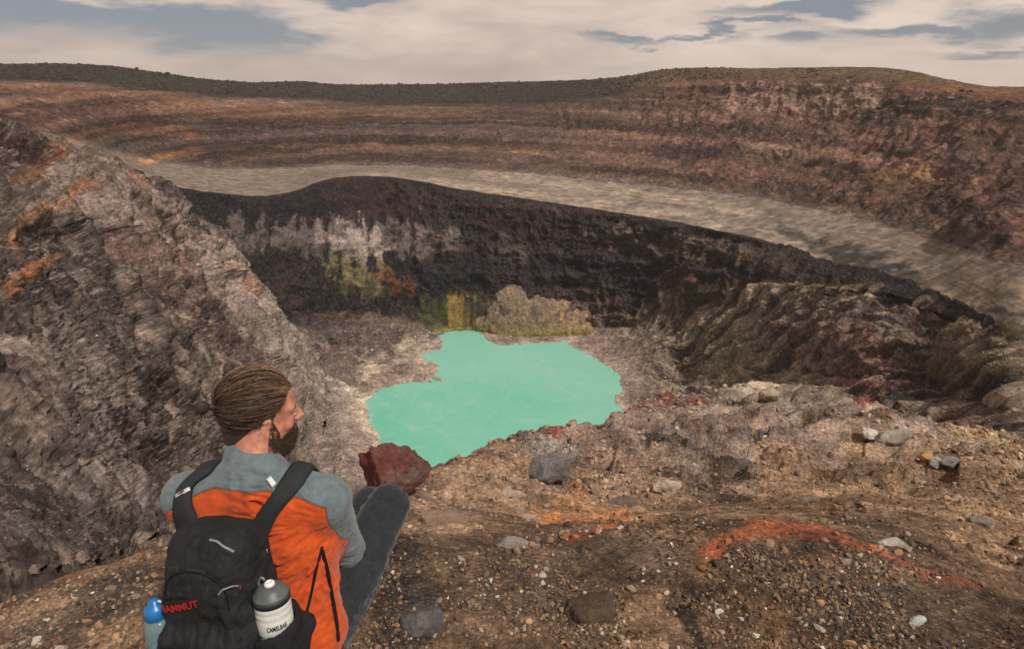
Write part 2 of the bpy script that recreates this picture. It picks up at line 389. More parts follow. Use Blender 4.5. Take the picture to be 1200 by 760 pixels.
# --- the ledge in front
Pn = G[near]; un = UU[near]; sn = SS[near]; rn = np.maximum(RAD[near], .8)
sc = np.clip(rn/3, .6, 3.5)
lump = fbm(Pn, 1/1.1, 4, .5, 31)
fw = sstep(4, 8, rn)
lump2 = fbm(Pn*[1, 1.6, 1.6], 1/.35, 5, .55, 32, ridge=True)*(1-fw)+fbm(Pn*[1, 1.6, 1.6], 1/1.1, 4, .5, 34, ridge=True)*fw*1.2
g3 = fbm(Pn, 1/.06, 3, .6, 33)*(1-sstep(2.5, 5, rn))
upper = sstep(4.6, 5.3, sn)*sstep(450, 600, un)
dn = lump*.105*sc*(1-.55*sstep(7, 11, rn)) + lump2*(.020+.040*upper)*sc + g3*.007*sc
mound = fbm(Pn, 1/2.6, 2, .5, 37)
dn += mound*.13*sc*sstep(2.5, 4, sn)
# flat cracks across the upper right of the ledge
cr = fbm(Pn*[.35, 1.4, 1.4], 1/.5, 4, .5, 36, ridge=True)*(1-fw)+fbm(Pn*[.35, 1.2, 1.6], 1/1.6, 4, .5, 38, ridge=True)*fw*1.3
dn += cr*upper*.14*np.clip(sc, 1, 3.0)*(1-.8*sstep(7, 11, rn))
lump2 = lump2*(1-.6*sstep(8, 12, rn))
dn *= sstep(.5, 2.0, sn)
# open joints across the upper right of the ledge
nx_, ny_ = VX[near], VY[near]
jw = fbm(Pn, 1/.5, 4, .6, 46)
for pts_, wd_, dp_ in [([(755,541),(800,537),(865,538),(905,530),(955,524)],3.2,.30),([(835,560),(880,556),(915,560)],3,.16),([(690,522),(740,528),(800,524),(850,528)],2.2,.16),([(1000,520),(1030,526)],2.5,.18),
    ([(890,546),(940,552),(1010,547)],2.4,.15),([(1010,572),(1070,566),(1120,572)],2.5,.13),([(1040,600),(1110,612),(1190,622)],2.6,.10),([(960,590),(1010,594)],2.6,.10),([(760,510),(820,505),(880,508)],2,.16),([(640,560),(700,556),(745,562)],2.5,.08),([(1120,640),(1200,660)],3,.08),([(880,500),(930,494),(985,500)],2,.16),([(720,548),(700,566)],3,.08),([(590,566),(640,572)],2.5,.07)]:
    dd = np.full(nx_.shape, 1e9); pa_ = np.array(pts_, float)
    xx, yy = nx_+jw*5, ny_+jw*8
    for a_, b_ in zip(pa_[:-1], pa_[1:]):
        e_ = b_-a_; t_ = np.clip(((xx-a_[0])*e_[0]+(yy-a_[1])*e_[1])/(e_@e_), 0, 1); dd = np.minimum(dd, np.hypot(xx-a_[0]-t_*e_[0], yy-a_[1]-t_*e_[1]))
    # steep on the far side, sloping on the near side: an overhanging step of rock
    dn = dn-dp_*np.exp(-(dd/wd_)**2)*np.clip(1+3*jw, .1, 1.3)
crestw = 1-.75*np.exp(-((sn-CREST)/.12)**2)
P[near] = Pn+N0[near]*(dn*crestw)[:, None]
SEATP = at_y(330, 750, 1.35)-[0, 0, EYE]
# crest outline crags
cp = np.exp(-((SS-CREST)/.10)**2)*(SS < DROP)
P[..., 2] += cp*(fbm(P*[1, .4, .4], 1/.9, 4, .5, 39)*.07)*np.clip(RAD/3, .5, 3.0)*(1-.72*sstep(7, 11, RAD))
# flatten the seat
ds = np.hypot(P[..., 0]+.66, P[..., 1]-1.36)
ws = (1-sstep(.25, .65, ds))*near
P[..., 2] = P[..., 2]*(1-ws)+(-1.615-.0*ds)*ws
df = np.hypot(P[..., 0]+.58, P[..., 1]-1.98)
wf = (1-sstep(.12, .4, df))*near
P[..., 2] = P[..., 2]*(1-wf)+(-1.745)*wf
P[..., 2] += EYE
print('displaced', round(time.time()-T0, 1))
# ------------------------------------------------------------------ what the ground is made of (base colour of each rock and ash bed, plus painted joint and rill shade)
K = 1.42
def C3(r, g, b):
    c = np.array(srgb(r, g, b, K), np.float32); return c.mean()+(c-c.mean())*.93
Pw = P
CLR = np.zeros(P.shape, np.float32)
def lay(mask, c): 
    m = np.clip(mask, 0, 1)[..., None]
    CLR[:] = CLR*(1-m)+np.asarray(c, np.float32)*m
s_ = SS
nA = fbm(Pw, 1/45., 4, .6, 41).astype(np.float32)
nearm = SS <= DROP
nB = np.zeros_like(nA); nB[~nearm] = fbm(Pw[~nearm], 1/9., 5, .6, 42); nB[nearm] = fbm(Pw[nearm], 1/.35, 5, .6, 43)
nS = np.zeros_like(nA)                         # stretched along the beds
nS[~nearm] = fbm(np.stack([UU[~nearm]*.006, Pw[~nearm][:, 2]*.12, nA[~nearm]*1.5], -1), 1.0, 4, .6, 44)
nS[nearm] = fbm(np.stack([Pw[nearm][:, 0]*1.1, Pw[nearm][:, 1]*1.1, Pw[nearm][:, 2]*6], -1), 1.0, 5, .6, 44)
nG = np.zeros_like(nA); nG[~nearm] = fbm(np.stack([TH[~nearm]*40+nA[~nearm]*2, RH[~nearm]*.006, Pw[~nearm][:, 2]*.01], -1), 1.0, 4, .6, 45)
print('noises', round(time.time()-T0, 1))
CLR[:] = C3(112, 92, 80)
# -- slopes inside the pit
lay(s_ > DROP, C3(98, 84, 76))
lay((s_ > DROP)*(s_ < CFOOT+.5)*sstep(-.1, .35, nB), C3(140, 122, 110))
lay((s_ > DROP)*(s_ < CFOOT+.5)*sstep(.05, .4, -nB), C3(60, 50, 48))
# -- inner cliff
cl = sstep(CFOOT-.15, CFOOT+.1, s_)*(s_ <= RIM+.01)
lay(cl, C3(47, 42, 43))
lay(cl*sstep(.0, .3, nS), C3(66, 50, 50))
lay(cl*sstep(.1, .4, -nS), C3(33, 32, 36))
# -- terrace
te = (s_ > RIM)*(1-sstep(TERR-.1, TERR+.25, s_))
lay(te, C3(106, 94, 85))
nT = fbm(np.stack([UU*.004+nA*.3, SS*14, SS*0], -1), 1.0, 4, .6, 49)*te
lay(te*sstep(0, .5, nT)*.7, C3(110, 97, 88))
lay(te*sstep(0, .4, -nT)*.8, C3(124, 109, 95))
lay((s_ > RIM)*sstep(0, .5, 1-(s_-RIM)*2.2)*(s_ < TERR)*sstep(.2,-.2,nA)*sstep(380, 450, UU)*sstep(1000, 900, UU), C3(144, 127, 110))
# -- outer wall
wa = sstep(TERR-.1, TERR+.3, s_)*(s_ <= WTOP+.2)
lay(wa, C3(98, 77, 68))
lay(wa*sstep(.05, .4, nS), C3(124, 98, 82))
lay(wa*sstep(.05, .35, -nS), C3(74, 60, 56))
lay(wa*sstep(.15, .5, nG)*.45*sstep(600, 760, UU), C3(130, 106, 92))
lay(wa*sstep(700, 860, UU)*.75*sstep(-.3, .3, nB+nA), C3(116, 84, 74))
lay(wa*sstep(700, 860, UU)*.75*sstep(.1, .4, -nB), C3(66, 50, 50))
lay(wa*sstep(700, 860, UU)*.6*sstep(.1, .4, nB), C3(152, 124, 106))
# -- land behind: dark scrub on the left, brown grass on the right
hl = sstep(WTOP-.05, WTOP+.12, s_+nB*.25)
lay(hl*sstep(800, 690, UU), C3(44, 40, 32))
lay(hl*sstep(800, 690, UU)*sstep(.0, .3, nB), C3(54, 49, 37))
lay(hl*sstep(690, 800, UU), C3(96, 74, 56))
lay(hl*sstep(690, 800, UU)*sstep(0, .3, nB), C3(80, 66, 46))
# -- lake shore
lay(np.exp(-np.clip(SD, 0, 99)/9)*.8*(s_ > FOOT0)*(s_ < CFOOT+.3)*(SD < 60), C3(168, 150, 134))
lay((SD < 0), C3(80, 120, 100))
# -- the ledge
lay(nearm, C3(112, 89, 70))
lay(nearm*sstep(.0, .35, nB), C3(146, 118, 92))
lay(nearm*sstep(.0, .35, -nB), C3(76, 60, 50))
lay(nearm*sstep(.05, .4, nA+nB*.6)*sstep(4, 5, s_)*.35, C3(160, 120, 84))
lay(nearm*sstep(4.7, 5.3, s_)*sstep(540, 700, UU)*.8*sstep(-.3, .1, nB+nS*.6), C3(128, 114, 107))
lay(nearm*sstep(.1, .4, nS)*sstep(4.3, 5., s_), C3(128, 104, 84))
lay(nearm*sstep(.1, .4, -nS)*sstep(4.3, 5., s_)*.8, C3(68, 58, 54))

wrpx = np.zeros_like(nA)
far_w = ~nearm
wrpx[far_w] = fbm(Pw[far_w], 1/14., 4, .6, 51); wrpy = np.zeros_like(wrpx); wrpy[far_w] = fbm(Pw[far_w], 1/14., 4, .6, 52)
wrpx[nearm] = fbm(Pw[nearm], 1/.22, 4, .6, 51); wrpy[nearm] = fbm(Pw[nearm], 1/.22, 4, .6, 52)
wrpx = wrpx*3; wrpy = wrpy*3
def blob(pts, w, c, k=1.0, rows=None, rag=.45, soft=.5, n=None, asp=1.0):
    """a patch or streak of coloured rock along a line; w = half width; ragged by rock noise"""
    pts = np.array(pts, float)
    if pts.ndim == 1: pts = pts[None]
    if len(pts) == 1: pts = np.concatenate([pts, pts+[.01, 0]])
    m = (VX > pts[:, 0].min()-w*2.5*max(asp,1)) & (VX < pts[:, 0].max()+w*2.5*max(asp,1)) & (VY > pts[:, 1].min()-w*2.5) & (VY < pts[:, 1].max()+w*2.5)
    if rows: m &= (SS >= rows[0]) & (SS <= rows[1])
    if not m.any(): return
    wj = min(w, 16)*.9
    x = (VX[m]+wj*wrpx[m])/asp; y = VY[m]+wj*.6*wrpy[m]; d = np.full(x.shape, 1e9)
    for a, b in zip(pts[:-1], pts[1:]):
        ax, bx = a[0]/asp, b[0]/asp
        ex, ey = bx-ax, b[1]-a[1]
        t = np.clip(((x-ax)*ex+(y-a[1])*ey)/(ex*ex+ey*ey+1e-9), 0, 1)
        d = np.minimum(d, np.hypot(x-ax-t*ex, y-a[1]-t*ey))
    q = (nB if n is None else n)[m]
    wt = sstep(1+soft*.5, 1-soft, d/w+q*rag*2.2)*k*np.clip(.92+1.1*q2[m], .35, 1)
    CLR[m] = CLR[m]*(1-wt[:, None])+C3(*c)*wt[:, None]
FAR = (DROP+.3, 99); NR_ = (0, DROP+.05)
PITR = (DROP+.3, RIM+.01)
exec_blobs = [
 # left crater slope
 ([(-60,250),(0,300),(60,330),(90,420),(60,520)], 60, (68,60,56), .8, (DROP,RIDGE+.3)),
 ([(60,560),(150,590)], 70, (98,86,80), .5, (DROP,RIDGE)),
 ([(110,260),(220,330),(290,350)], 48, (158,136,126), .85, (DROP,RIDGE+.3)),
 ([(110,300),(170,330)], 26, (108,74,68), .7, (DROP,RIDGE+.3)),
 ([(60,430),(110,520),(90,600)], 60, (146,130,122), .75, (DROP,RIDGE)),
 ([(160,350),(230,420),(260,450)], 22, (92,66,62), .6, (DROP,RIDGE)),
 ([(190,400),(215,380),(230,420)], 14, (64,46,46), .8, (DROP,RIDGE)),
 ([(150,430),(170,520),(185,600)], 20, (66,54,50), .8, (DROP,RIDGE)),
 ([(0,590),(40,620),(110,650)], 40, (58,52,50), .8, (DROP,RIDGE)),
 ([(0,640),(60,640)], 22, (96,88,82), .8, (DROP,RIDGE)),
 ([(250,320),(290,360),(320,400)], 18, (142,128,106), .8, (DROP,CFOOT)),
 ([(245,330),(258,350)], 12, (150,96,70), .7, (DROP,CFOOT)),
 ([(295,365),(310,390)], 18, (138,132,122), .8, (DROP,CFOOT)),
 ([(300,420),(360,430),(400,470)], 36, (152,138,128), .8, (DROP,CFOOT)),
 ([(330,470),(380,520),(420,530)], 50, (142,124,114), .8, (DROP,CFOOT)),
 ([(400,440),(425,480),(445,520)], 14, (190,172,152), .85, (DROP,CFOOT)),
 # orange edges on the left
 ([(0,352),(25,325),(48,312)], 8, (170,114,76), .85, (DROP,99)),
 ([(0,300),(10,268),(40,250),(62,240)], 7, (164,118,82), .85, (DROP,99)),
 ([(44,252),(54,244),(58,238)], 8, (168,114,84), .75, (DROP,99)),
 ([(0,232),(25,205),(45,194)], 9, (150,98,66), .9, (DROP,99)),
 ([(112,230),(130,226),(138,212)], 8, (180,130,100), .8, (DROP,99)),
 ([(20,285),(60,275),(90,285)], 12, (48,38,40), .85, (DROP,99)),
 ([(-40,200),(10,190)], 30, (58,38,38), .9, (DROP,99)),
 ([(30,165),(80,190),(120,230),(160,300)], 12, (104,88,72), .8, (DROP,99)),
 ([(-20,240),(30,240)], 12, (80,72,62), .8, (DROP,99)),
 ([(0,400),(30,350)], 16, (70,62,56), .7, (DROP,99)),
 # cliff bands
 ([(150,205),(200,250),(250,290)], 12, (52,42,42), .9, (DROP,RIM+.01)),
 ([(170,215),(210,250),(262,300)], 4, (96,78,72), .8, (DROP,RIM+.01)),
 ([(220,255),(330,260),(420,330),(540,330)], 34, (35,34,38), .8, (RIDGE+.05,RIM+.01)),
 ([(400,226),(480,240)], 24, (64,44,46), .85, (CFOOT,RIM+.01)),
 ([(280,275),(320,280),(370,285),(440,285),(520,285)], 16, (136,120,114), .6, (RIDGE+.05,RIM+.01), 'V'),
 ([(400,280),(430,295)], 18, (172,154,146), .95, (CFOOT-.5,RIM+.01), 'V'),
 ([(345,280),(400,270)], 8, (120,104,98), .6, (CFOOT-.5,RIM+.01), 'V'),
 ([(395,320),(430,330)], 19, (132,120,82), .95, (CFOOT-.5,RIM+.01), 'V'),
 ([(440,325),(480,340)], 9, (124,78,46), .7, (CFOOT-.5,RIM+.01), 'V'),
 ([(370,350),(450,350)], 22, (44,40,36), .7, (RIDGE,RIM+.01)),
 ([(500,365),(550,368)], 18, (84,84,46), .8, (RIDGE-.5,RIM+.01), 'V'),
 ([(535,352),(545,350)], 7, (160,126,62), .8, (RIDGE-.5,RIM+.01), 'V'),
 ([(526,375),(542,378)], 10, (128,122,56), .8, (RIDGE-.5,RIM+.01), 'V'),
 ([(590,290),(610,300)], 14, (100,84,80), .6, (CFOOT,RIM+.01)),
 ([(560,260),(640,270),(720,290)], 14, (58,40,42), .8, (CFOOT,RIM+.01)),
 ([(700,275),(790,290),(880,305)], 13, (112,96,84), .7, (CFOOT,RIM+.01), 'V'),
 ([(830,290),(900,310),(930,320)], 14, (96,80,72), .7, (CFOOT,RIM+.01)),
 ([(780,325),(860,345),(900,340)], 12, (92,52,46), .75, (SL3,RIM+.01)),
 ([(640,350),(720,350)], 14, (92,70,64), .6, (RIDGE,RIM+.01)),
 ([(570,372),(690,372)], 16, (122,104,88), .6, (RIDGE-.5,CMID+.4)),
 # floor by the lake
 ([(350,385),(430,395),(500,392)], 20, (88,74,70), .9, (SL2,CFOOT+.2)),
 ([(380,430),(420,440)], 24, (92,74,70), .9, (SL1,CFOOT)),
 ([(430,435),(445,430)], 12, (190,170,146), .8, (SL1,CFOOT)),
 ([(480,405),(505,430)], 18, (176,156,138), .8, (SL1,CFOOT)),
 ([(400,372),(500,378)], 6, (140,118,104), .6, (SL3,CFOOT+.3)),
 # fans on the right of the lake
 ([(740,330),(800,380),(860,400)], 55, (112,94,82), .8, (DROP,CFOOT+.4)),
 ([(690,350),(700,400),(740,450)], 22, (134,112,104), .8, (DROP,CFOOT+.3)),
 ([(800,460),(860,430),(900,400)], 22, (140,124,112), .6, (DROP,CFOOT)),
 ([(940,360),(1000,400),(1060,450)], 60, (64,54,52), .85, (DROP,RIM)),
 ([(880,430),(960,380),(1010,350)], 9, (126,108,86), .7, (DROP,RIM)),
 ([(860,400),(920,360)], 8, (150,132,118), .7, (DROP,RIM)),
 ([(940,400),(1000,420),(1040,450)], 30, (86,42,44), .8, (DROP,RIM)),
 ([(960,440),(1030,470)], 16, (96,38,40), .8, (DROP,RIM)),
 ([(1000,310),(1060,350),(1080,400),(1100,440)], 30, (42,40,42), .75, (DROP,RIM+.6)),
 ([(920,268),(960,292),(1020,305),(1080,325)], 9, (48,46,42), .85, (RIM-.3,TERR)),
 ([(1060,480),(1120,470),(1180,460)], 22, (44,40,42), .85, (DROP,RIM)),
 ([(1130,500),(1200,500)], 24, (84,62,58), .85, (DROP,SL2)),
 ([(1150,420),(1200,410)], 22, (122,106,84), .7, (DROP,TERR)),
 ([(1100,350),(1200,340)], 30, (130,114,94), .7, (RIM-.5,TERR)),
 ([(1110,440),(1200,445)], 10, (118,102,80), .8, (DROP,TERR)),
 ([(1100,372),(1150,362),(1200,370)], 4, (52,48,46), .85, (DROP,TERR)),
 # outer wall
 ([(-50,112),(100,115),(200,125),(300,133),(400,140)], 10, (118,86,64), .7, (TERR,SKYL)),
 ([(-50,150),(50,140),(140,135),(190,140)], 14, (66,42,40), .8, (RIM,SKYL)),
 ([(80,165),(130,152),(190,150),(230,160)], 7, (134,92,64), .8, (RIM,SKYL)),
 ([(110,178),(160,168),(210,172)], 7, (74,64,58), .85, (RIM,SKYL)),
 ([(165,190),(200,184),(235,180)], 4, (176,122,74), .85, (RIM,SKYL)),
 ([(250,160),(350,158),(450,155),(560,155),(650,158)], 7, (68,56,56), .85, (TERR,SKYL)),
 ([(250,145),(400,150),(600,148)], 2.5, (62,54,50), .7, (TERR,SKYL)),
 ([(300,170),(400,173),(520,172),(640,172)], 2.5, (140,106,84), .8, (TERR,SKYL)),
 ([(300,185),(450,186),(620,190)], 7, (110,92,82), .5, (TERR-.3,SKYL)),
 ([(860,118),(920,118),(1000,120),(1030,114)], 13, (158,132,118), .95, (TERR,SKYL+.1), 'G'),
 ([(840,118),(800,105),(780,90)], 10, (120,88,76), .6, (TERR,SKYL+.1)),
 ([(780,85),(880,92),(1000,94),(1060,100)], 6, (84,58,46), .7, (TERR,FAR1)),
 ([(1040,128),(1100,126),(1200,132)], 9, (46,38,38), .95, (TERR,SKYL)),
 ([(1060,104),(1120,106),(1200,112)], 7, (118,80,52), .7, (TERR,SKYL+.2)),
 ([(760,150),(900,150),(1060,150)], 5, (72,54,52), .7, (TERR,SKYL)),
 ([(1030,215),(1060,212),(1100,220)], 14, (166,130,88), .7, (RIM,SKYL)),
 ([(880,185),(960,190)], 12, (140,116,98), .6, (RIM,SKYL)),
 ([(770,180),(840,185)], 10, (66,54,56), .7, (RIM,SKYL)),
 ([(1120,190),(1180,200)], 14, (96,80,74), .7, (RIM,SKYL)),
 ([(1150,260),(1200,240)], 18, (72,60,58), .7, (RIM,SKYL)),
 ([(930,245),(1050,262),(1200,300)], 10, (112,96,82), .6, (RIM,TERR+.5)),
 ([(560,205),(640,214),(760,228),(880,250)], 6, (146,128,110), .7, (RIM,TERR+.1)),
 # the ledge
 ([(0,700),(60,690),(130,668),(200,648)], 12, (120,86,68), .8, NR_),
 ([(0,760),(120,720),(190,690)], 28, (84,74,66), .8, NR_),
 ([(440,640),(470,700),(470,760)], 46, (60,52,48), .85, NR_),
 ([(480,740),(495,700)], 18, (96,92,92), .7, NR_),
 ([(560,690),(640,700),(700,640)], 70, (92,76,64), .7, NR_),
 ([(500,600),(560,585),(520,615)], 26, (146,120,102), .7, NR_),
 ([(560,570),(700,560),(780,590)], 30, (140,112,88), .6, NR_),
 ([(635,600),(690,602),(740,598)], 9, (180,114,60), .85, NR_),
 ([(660,590),(730,595),(760,615)], 14, (160,112,76), .6, NR_),
 ([(665,632),(700,628),(722,622)], 5, (168,92,60), .75, NR_),
 ([(826,655),(850,640),(880,626),(915,624)], 8, (182,100,62), .9, NR_),
 ([(915,624),(970,630),(1010,640),(1050,655),(1090,672),(1140,688)], 5, (178,98,70), .9, NR_),
 ([(760,655),(800,650)], 18, (136,112,96), .6, NR_),
 ([(850,690),(900,700),(900,740)], 26, (126,94,58), .6, NR_),
 ([(860,660),(960,665)], 26, (88,72,62), .6, NR_),
 ([(1000,700),(1100,730)], 50, (88,74,66), .7, NR_),
 ([(800,720),(815,750)], 14, (40,36,34), .8, NR_),
 ([(630,545),(660,548),(640,560)], 16, (126,122,120), .7, NR_),
 ([(600,530),(640,526)], 10, (104,84,78), .6, NR_),
 ([(510,560),(560,545)], 10, (112,82,74), .7, NR_),
 ([(640,524),(690,515),(720,500),(780,488)], 8, (128,62,50), .85, NR_),
 ([(700,520),(740,500),(800,490),(850,482)], 10, (110,96,90), .6, NR_),
 ([(740,490),(800,485),(835,488)], 5, (120,56,50), .8, NR_),
 ([(720,520),(800,520),(900,520)], 24, (120,100,90), .6, NR_),
 ([(860,480),(960,480),(1020,500)], 22, (150,136,118), .45, NR_),
 ([(760,535),(860,538),(950,526)], 5, (70,62,58), .8, NR_),  # shade of the open joint, painted into the ground colour
 ([(870,470),(940,462),(1000,478)], 5, (166,150,132), .5, NR_),
 ([(1000,484),(1030,490),(1048,494)], 5, (128,50,46), .9, NR_),
 ([(1120,530),(1200,560)], 20, (166,140,100), .75, NR_),
 ([(1000,560),(1100,580),(1200,600)], 30, (140,112,84), .6, NR_),
 ([(900,560),(960,575)], 20, (136,106,80), .6, NR_),
 ([(1000,610),(1100,600)], 22, (112,92,74), .6, NR_),
]
nV = fbm(np.stack([UU*.10+nB*.5, SS*1.3, SS*0], -1), 1.0, 4, .62, 47)*1.5
q2 = wrpy*.4+nB*.5
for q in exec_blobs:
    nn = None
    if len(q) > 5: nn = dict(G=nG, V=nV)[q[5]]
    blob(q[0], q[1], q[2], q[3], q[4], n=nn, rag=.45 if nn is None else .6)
nT2 = fbm(np.stack([UU*.009+nA*.6, SS*11+UU*.004, SS*0], -1), 1.0, 4, .6, 59, ridge=True)-.25
# rills on the fans: gully relief shaded in the colour, ribs tan, troughs darkened
rf = (SS > DROP+.3)*(SS < CFOOT+.2)*sstep(725, 790, UU)
gq = (GUL2-.30)*.8+(GUL3-.30)*.6+nB*.10
dk_ = sstep(880, 980, UU)
lay(rf*sstep(.0, .34, gq)*(.85-.35*dk_), C3(148, 130, 110))
lay(rf*sstep(.0, -.24, gq)*(.70+.2*dk_), C3(60, 53, 51))
lay(rf*dk_*sstep(.12, .34, nA)*.6, C3(88, 52, 50))
lay(rf*sstep(1080, 1160, UU)*(SS > SL1+.5)*sstep(-.1, .2, gq)*.8, C3(128, 112, 92))
lay((SS > RIM)*(SS < TERR+.5)*sstep(960, 1080, UU)*sstep(.15, .35, nT2)*.5, C3(68, 61, 58))
# beds in the cliffs and the wall read as colour too
bd = np.zeros(SS.shape, np.float32); bd[far] = bed
bm = (sstep(CFOOT, CFOOT+.3, SS)*(SS < RIM)*.40+wa*(1.9-.9*sstep(720, 820, UU)))*bd
CLR *= np.clip(1+bm*.9, .45, 1.7)[..., None]
ct = np.where(nearm, 1+1.05*nS*sstep(3.6, 4.6, SS)+.65*nB, 1+(.7-.4*wa)*nB+.35*nA)
CLR *= np.clip(ct, .4, 1.8)[..., None]
nF = np.zeros_like(nA); nF[~nearm] = fbm(Pw[~nearm]*[1, 1, 2.2], 1/3.2, 3, .7, 56)
ls_ = sstep(430, 300, UU)*(SS > DROP)*(SS < RIDGE+.2)
lay(ls_*sstep(.12, .38, nF)*.55, C3(166, 148, 138)); lay(ls_*sstep(.12, .4, -nF)*.5, C3(56, 48, 46))
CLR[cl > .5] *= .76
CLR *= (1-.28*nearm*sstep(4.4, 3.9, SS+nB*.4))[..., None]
wt_ = (wa*(SS > TERR))[..., None]; CLR *= 1-wt_*(1-np.array([.76, .71, .68])); CLR *= (1-.12*te)[..., None]
CLR = np.clip(CLR, .006, .8)
print('painted', round(time.time()-T0, 1))
# ------------------------------------------------------------------ materials of the land
def rock_mat(name, unit, flk=6, gain=(.55, 1.5), flat=False):
    """unit = size in metres of the finest grain"""
    n = NT(name, .95, .12); v = n.coord()
    base = n.attr('Col')
    a = n.noise(v, 1/(unit*22), 10, .68, .3)
    b = n.noise(v, 1/(unit*4), 8, .7)
    vo = n.voro(v, 1/(unit*3.2)); vc = n.voro(v, 1/(unit*3.2), out='Color')
    f = n.math('MULTIPLY', n.rng(a, .3, .72, gain[0]+.15, gain[1]-.12), n.rng(b, .28, .74, gain[0], gain[1]))
    sp = n.node('ShaderNodeSeparateColor'); n.put(sp.inputs[0], vc)
    chips = n.rng(sp.outputs[0], 0, 1, .72, 1.36)
    f = n.math('MULTIPLY', f, chips)
    fl = n.noise(n.coord('Object', (1, 1, 3.2)), 1/(unit*flk), 10, .7)
    f = n.math('MULTIPLY', f, n.rng(fl, .3, .7, *((.9, 1.1) if flat else (.62, 1.4))))
    cc = n.node('ShaderNodeCombineColor'); 
    for i in range(3): n.put(cc.inputs[i], f)
    col = n.mix(1.0, base, cc.outputs[0], 'MULTIPLY')
    # pale crumbs
    w2 = n.voro(v, 1/(unit*1.7), out='Color'); s2 = n.node('ShaderNodeSeparateColor'); n.put(s2.inputs[0], w2)
    crumbs = n.rng(s2.outputs[1], .90, .97)
    col = n.mix(n.math('MULTIPLY', crumbs, .45), col, n.mix(.5, col, (.5, .44, .38)))
    h = n.math('ADD', n.math('MULTIPLY', a, 6.0), n.math('ADD', n.math('MULTIPLY', b, 2.2), n.math('ADD', n.math('MULTIPLY', fl, 1.8), n.math('MULTIPLY', vo, -.7))))
    nm = n.bump(h, .25 if flat else .75, unit*3.0)
    return n.done(col, nm)
M_LEDGE = rock_mat('ash_and_gravel', .006, gain=(.5, 1.5))
M_PIT = rock_mat('crater_rock', .42, 3)
M_FAR = rock_mat('far_rock', 1.1, gain=(.6, 1.4))
def grid_obj(name, r0, r1, mat, kind='structure', label=None):
    i0 = np.argmin(abs(S-r0)); i1 = np.argmin(abs(S-r1))
    V = P[i0:i1+1].reshape(-1, 3); c = CLR[i0:i1+1].reshape(-1, 3)
    nr = i1-i0+1
    a = (np.arange(nr-1)[:, None]*XN+np.arange(XN-1)[None]).ravel()
    F = np.stack([a, a+1, a+1+XN, a+XN], -1)
    o = mesh_np(name, V, F, mat, None, c)
    return tag(o, label, kind=kind)
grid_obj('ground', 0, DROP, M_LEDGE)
grid_obj('crater_slope', DROP, CFOOT, M_PIT)
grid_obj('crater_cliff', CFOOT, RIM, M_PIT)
grid_obj('crater_terrace', RIM, TERR, rock_mat('terrace_ash', 1.6, gain=(.95, 1.06), flat=True))
grid_obj('outer_crater_wall', TERR, WTOP, M_FAR)
grid_obj('distant_hill', WTOP, FAR2, M_FAR)
# lake: opaque mineral water, one sheet reaching under its shores
n = NT('mineral_water', .6, .2); v = n.coord()
a = n.noise(v, .007, 9, .6, .8); b = n.noise(v, .05, 8, .7, 2.0)
c = n.mix(n.rng(a, .3, .7), srgb(104, 190, 164, .92), srgb(148, 202, 182, .92))
c = n.mix(n.math('MULTIPLY', n.rng(b, .50, .72), .5), c, srgb(176, 212, 196, .85))
n.done(c, n.bump(n.noise(v, .6, 4), .15, .2))
cx, cy = LKW.mean(0)
q = (LKW-[cx, cy])*1.22+[cx, cy]
me = bpy.data.meshes.new('lake'); bm_ = bmesh.new()
bm_.faces.new([bm_.verts.new((x, y, LAKE+EYE)) for x, y in q]); bmesh.ops.triangulate(bm_, faces=bm_.faces[:]); bm_.to_mesh(me); bm_.free()
me.materials.append(n.m); lake = link(bpy.data.objects.new('lake', me)); tag(lake, kind='structure')
if me.polygons[0].normal.z < 0: me.flip_normals()

# ------------------------------------------------------------------ sky, sun, camera
SUN_EL, SUN_AZ = math.radians(52), math.radians(138)        # azimuth from +Y towards +X
w = bpy.data.worlds.new('World'); SC.world = w; w.use_nodes = True
nt = w.node_tree; N_ = nt.nodes; L_ = nt.links; bg = N_['Background']
def wn(ty, **kw):
    x = N_.new(ty)
    for k, v2 in kw.items(): setattr(x, k, v2)
    return x
sky = wn('ShaderNodeTexSky', sky_type='NISHITA'); sky.sun_disc = False
sky.sun_elevation = SUN_EL; sky.sun_rotation = SUN_AZ; sky.air_density = 1.0; sky.dust_density = 3.0; sky.altitude = 2300
tc = wn('ShaderNodeTexCoord'); sep = wn('ShaderNodeSeparateXYZ'); L_.new(tc.outputs['Generated'], sep.inputs[0])
def wm(op, a, b=0.0, clamp=False):
    x = wn('ShaderNodeMath', operation=op, use_clamp=clamp)
    for i, q2 in enumerate((a, b)):
        if isinstance(q2, (int, float)): x.inputs[i].default_value = q2
        else: L_.new(q2, x.inputs[i])
    return x.outputs[0]
zc = wm('MAXIMUM', sep.outputs[2], 0.0)
den = wm('ADD', zc, .09)
cmb = wn('ShaderNodeCombineXYZ')
AZ0 = wm('ARCTAN2', sep.outputs[0], sep.outputs[1]); EL0 = wm('ARCSINE', sep.outputs[2])
L_.new(wm('MULTIPLY', AZ0, 7.0), cmb.inputs[0]); L_.new(wm('MULTIPLY', EL0, 15.0), cmb.inputs[1])
def wnoise(scale, det, rough, dist, off):
    mp = wn('ShaderNodeMapping'); L_.new(cmb.outputs[0], mp.inputs[0]); mp.inputs['Location'].default_value = off
    mp.inputs['Scale'].default_value = (.55, 1, 1)
    x = wn('ShaderNodeTexNoise'); L_.new(mp.outputs[0], x.inputs[0]); x.inputs['Scale'].default_value = scale
    x.inputs['Detail'].default_value = det; x.inputs['Roughness'].default_value = rough; x.inputs['Distortion'].default_value = dist
    return x.outputs[0]
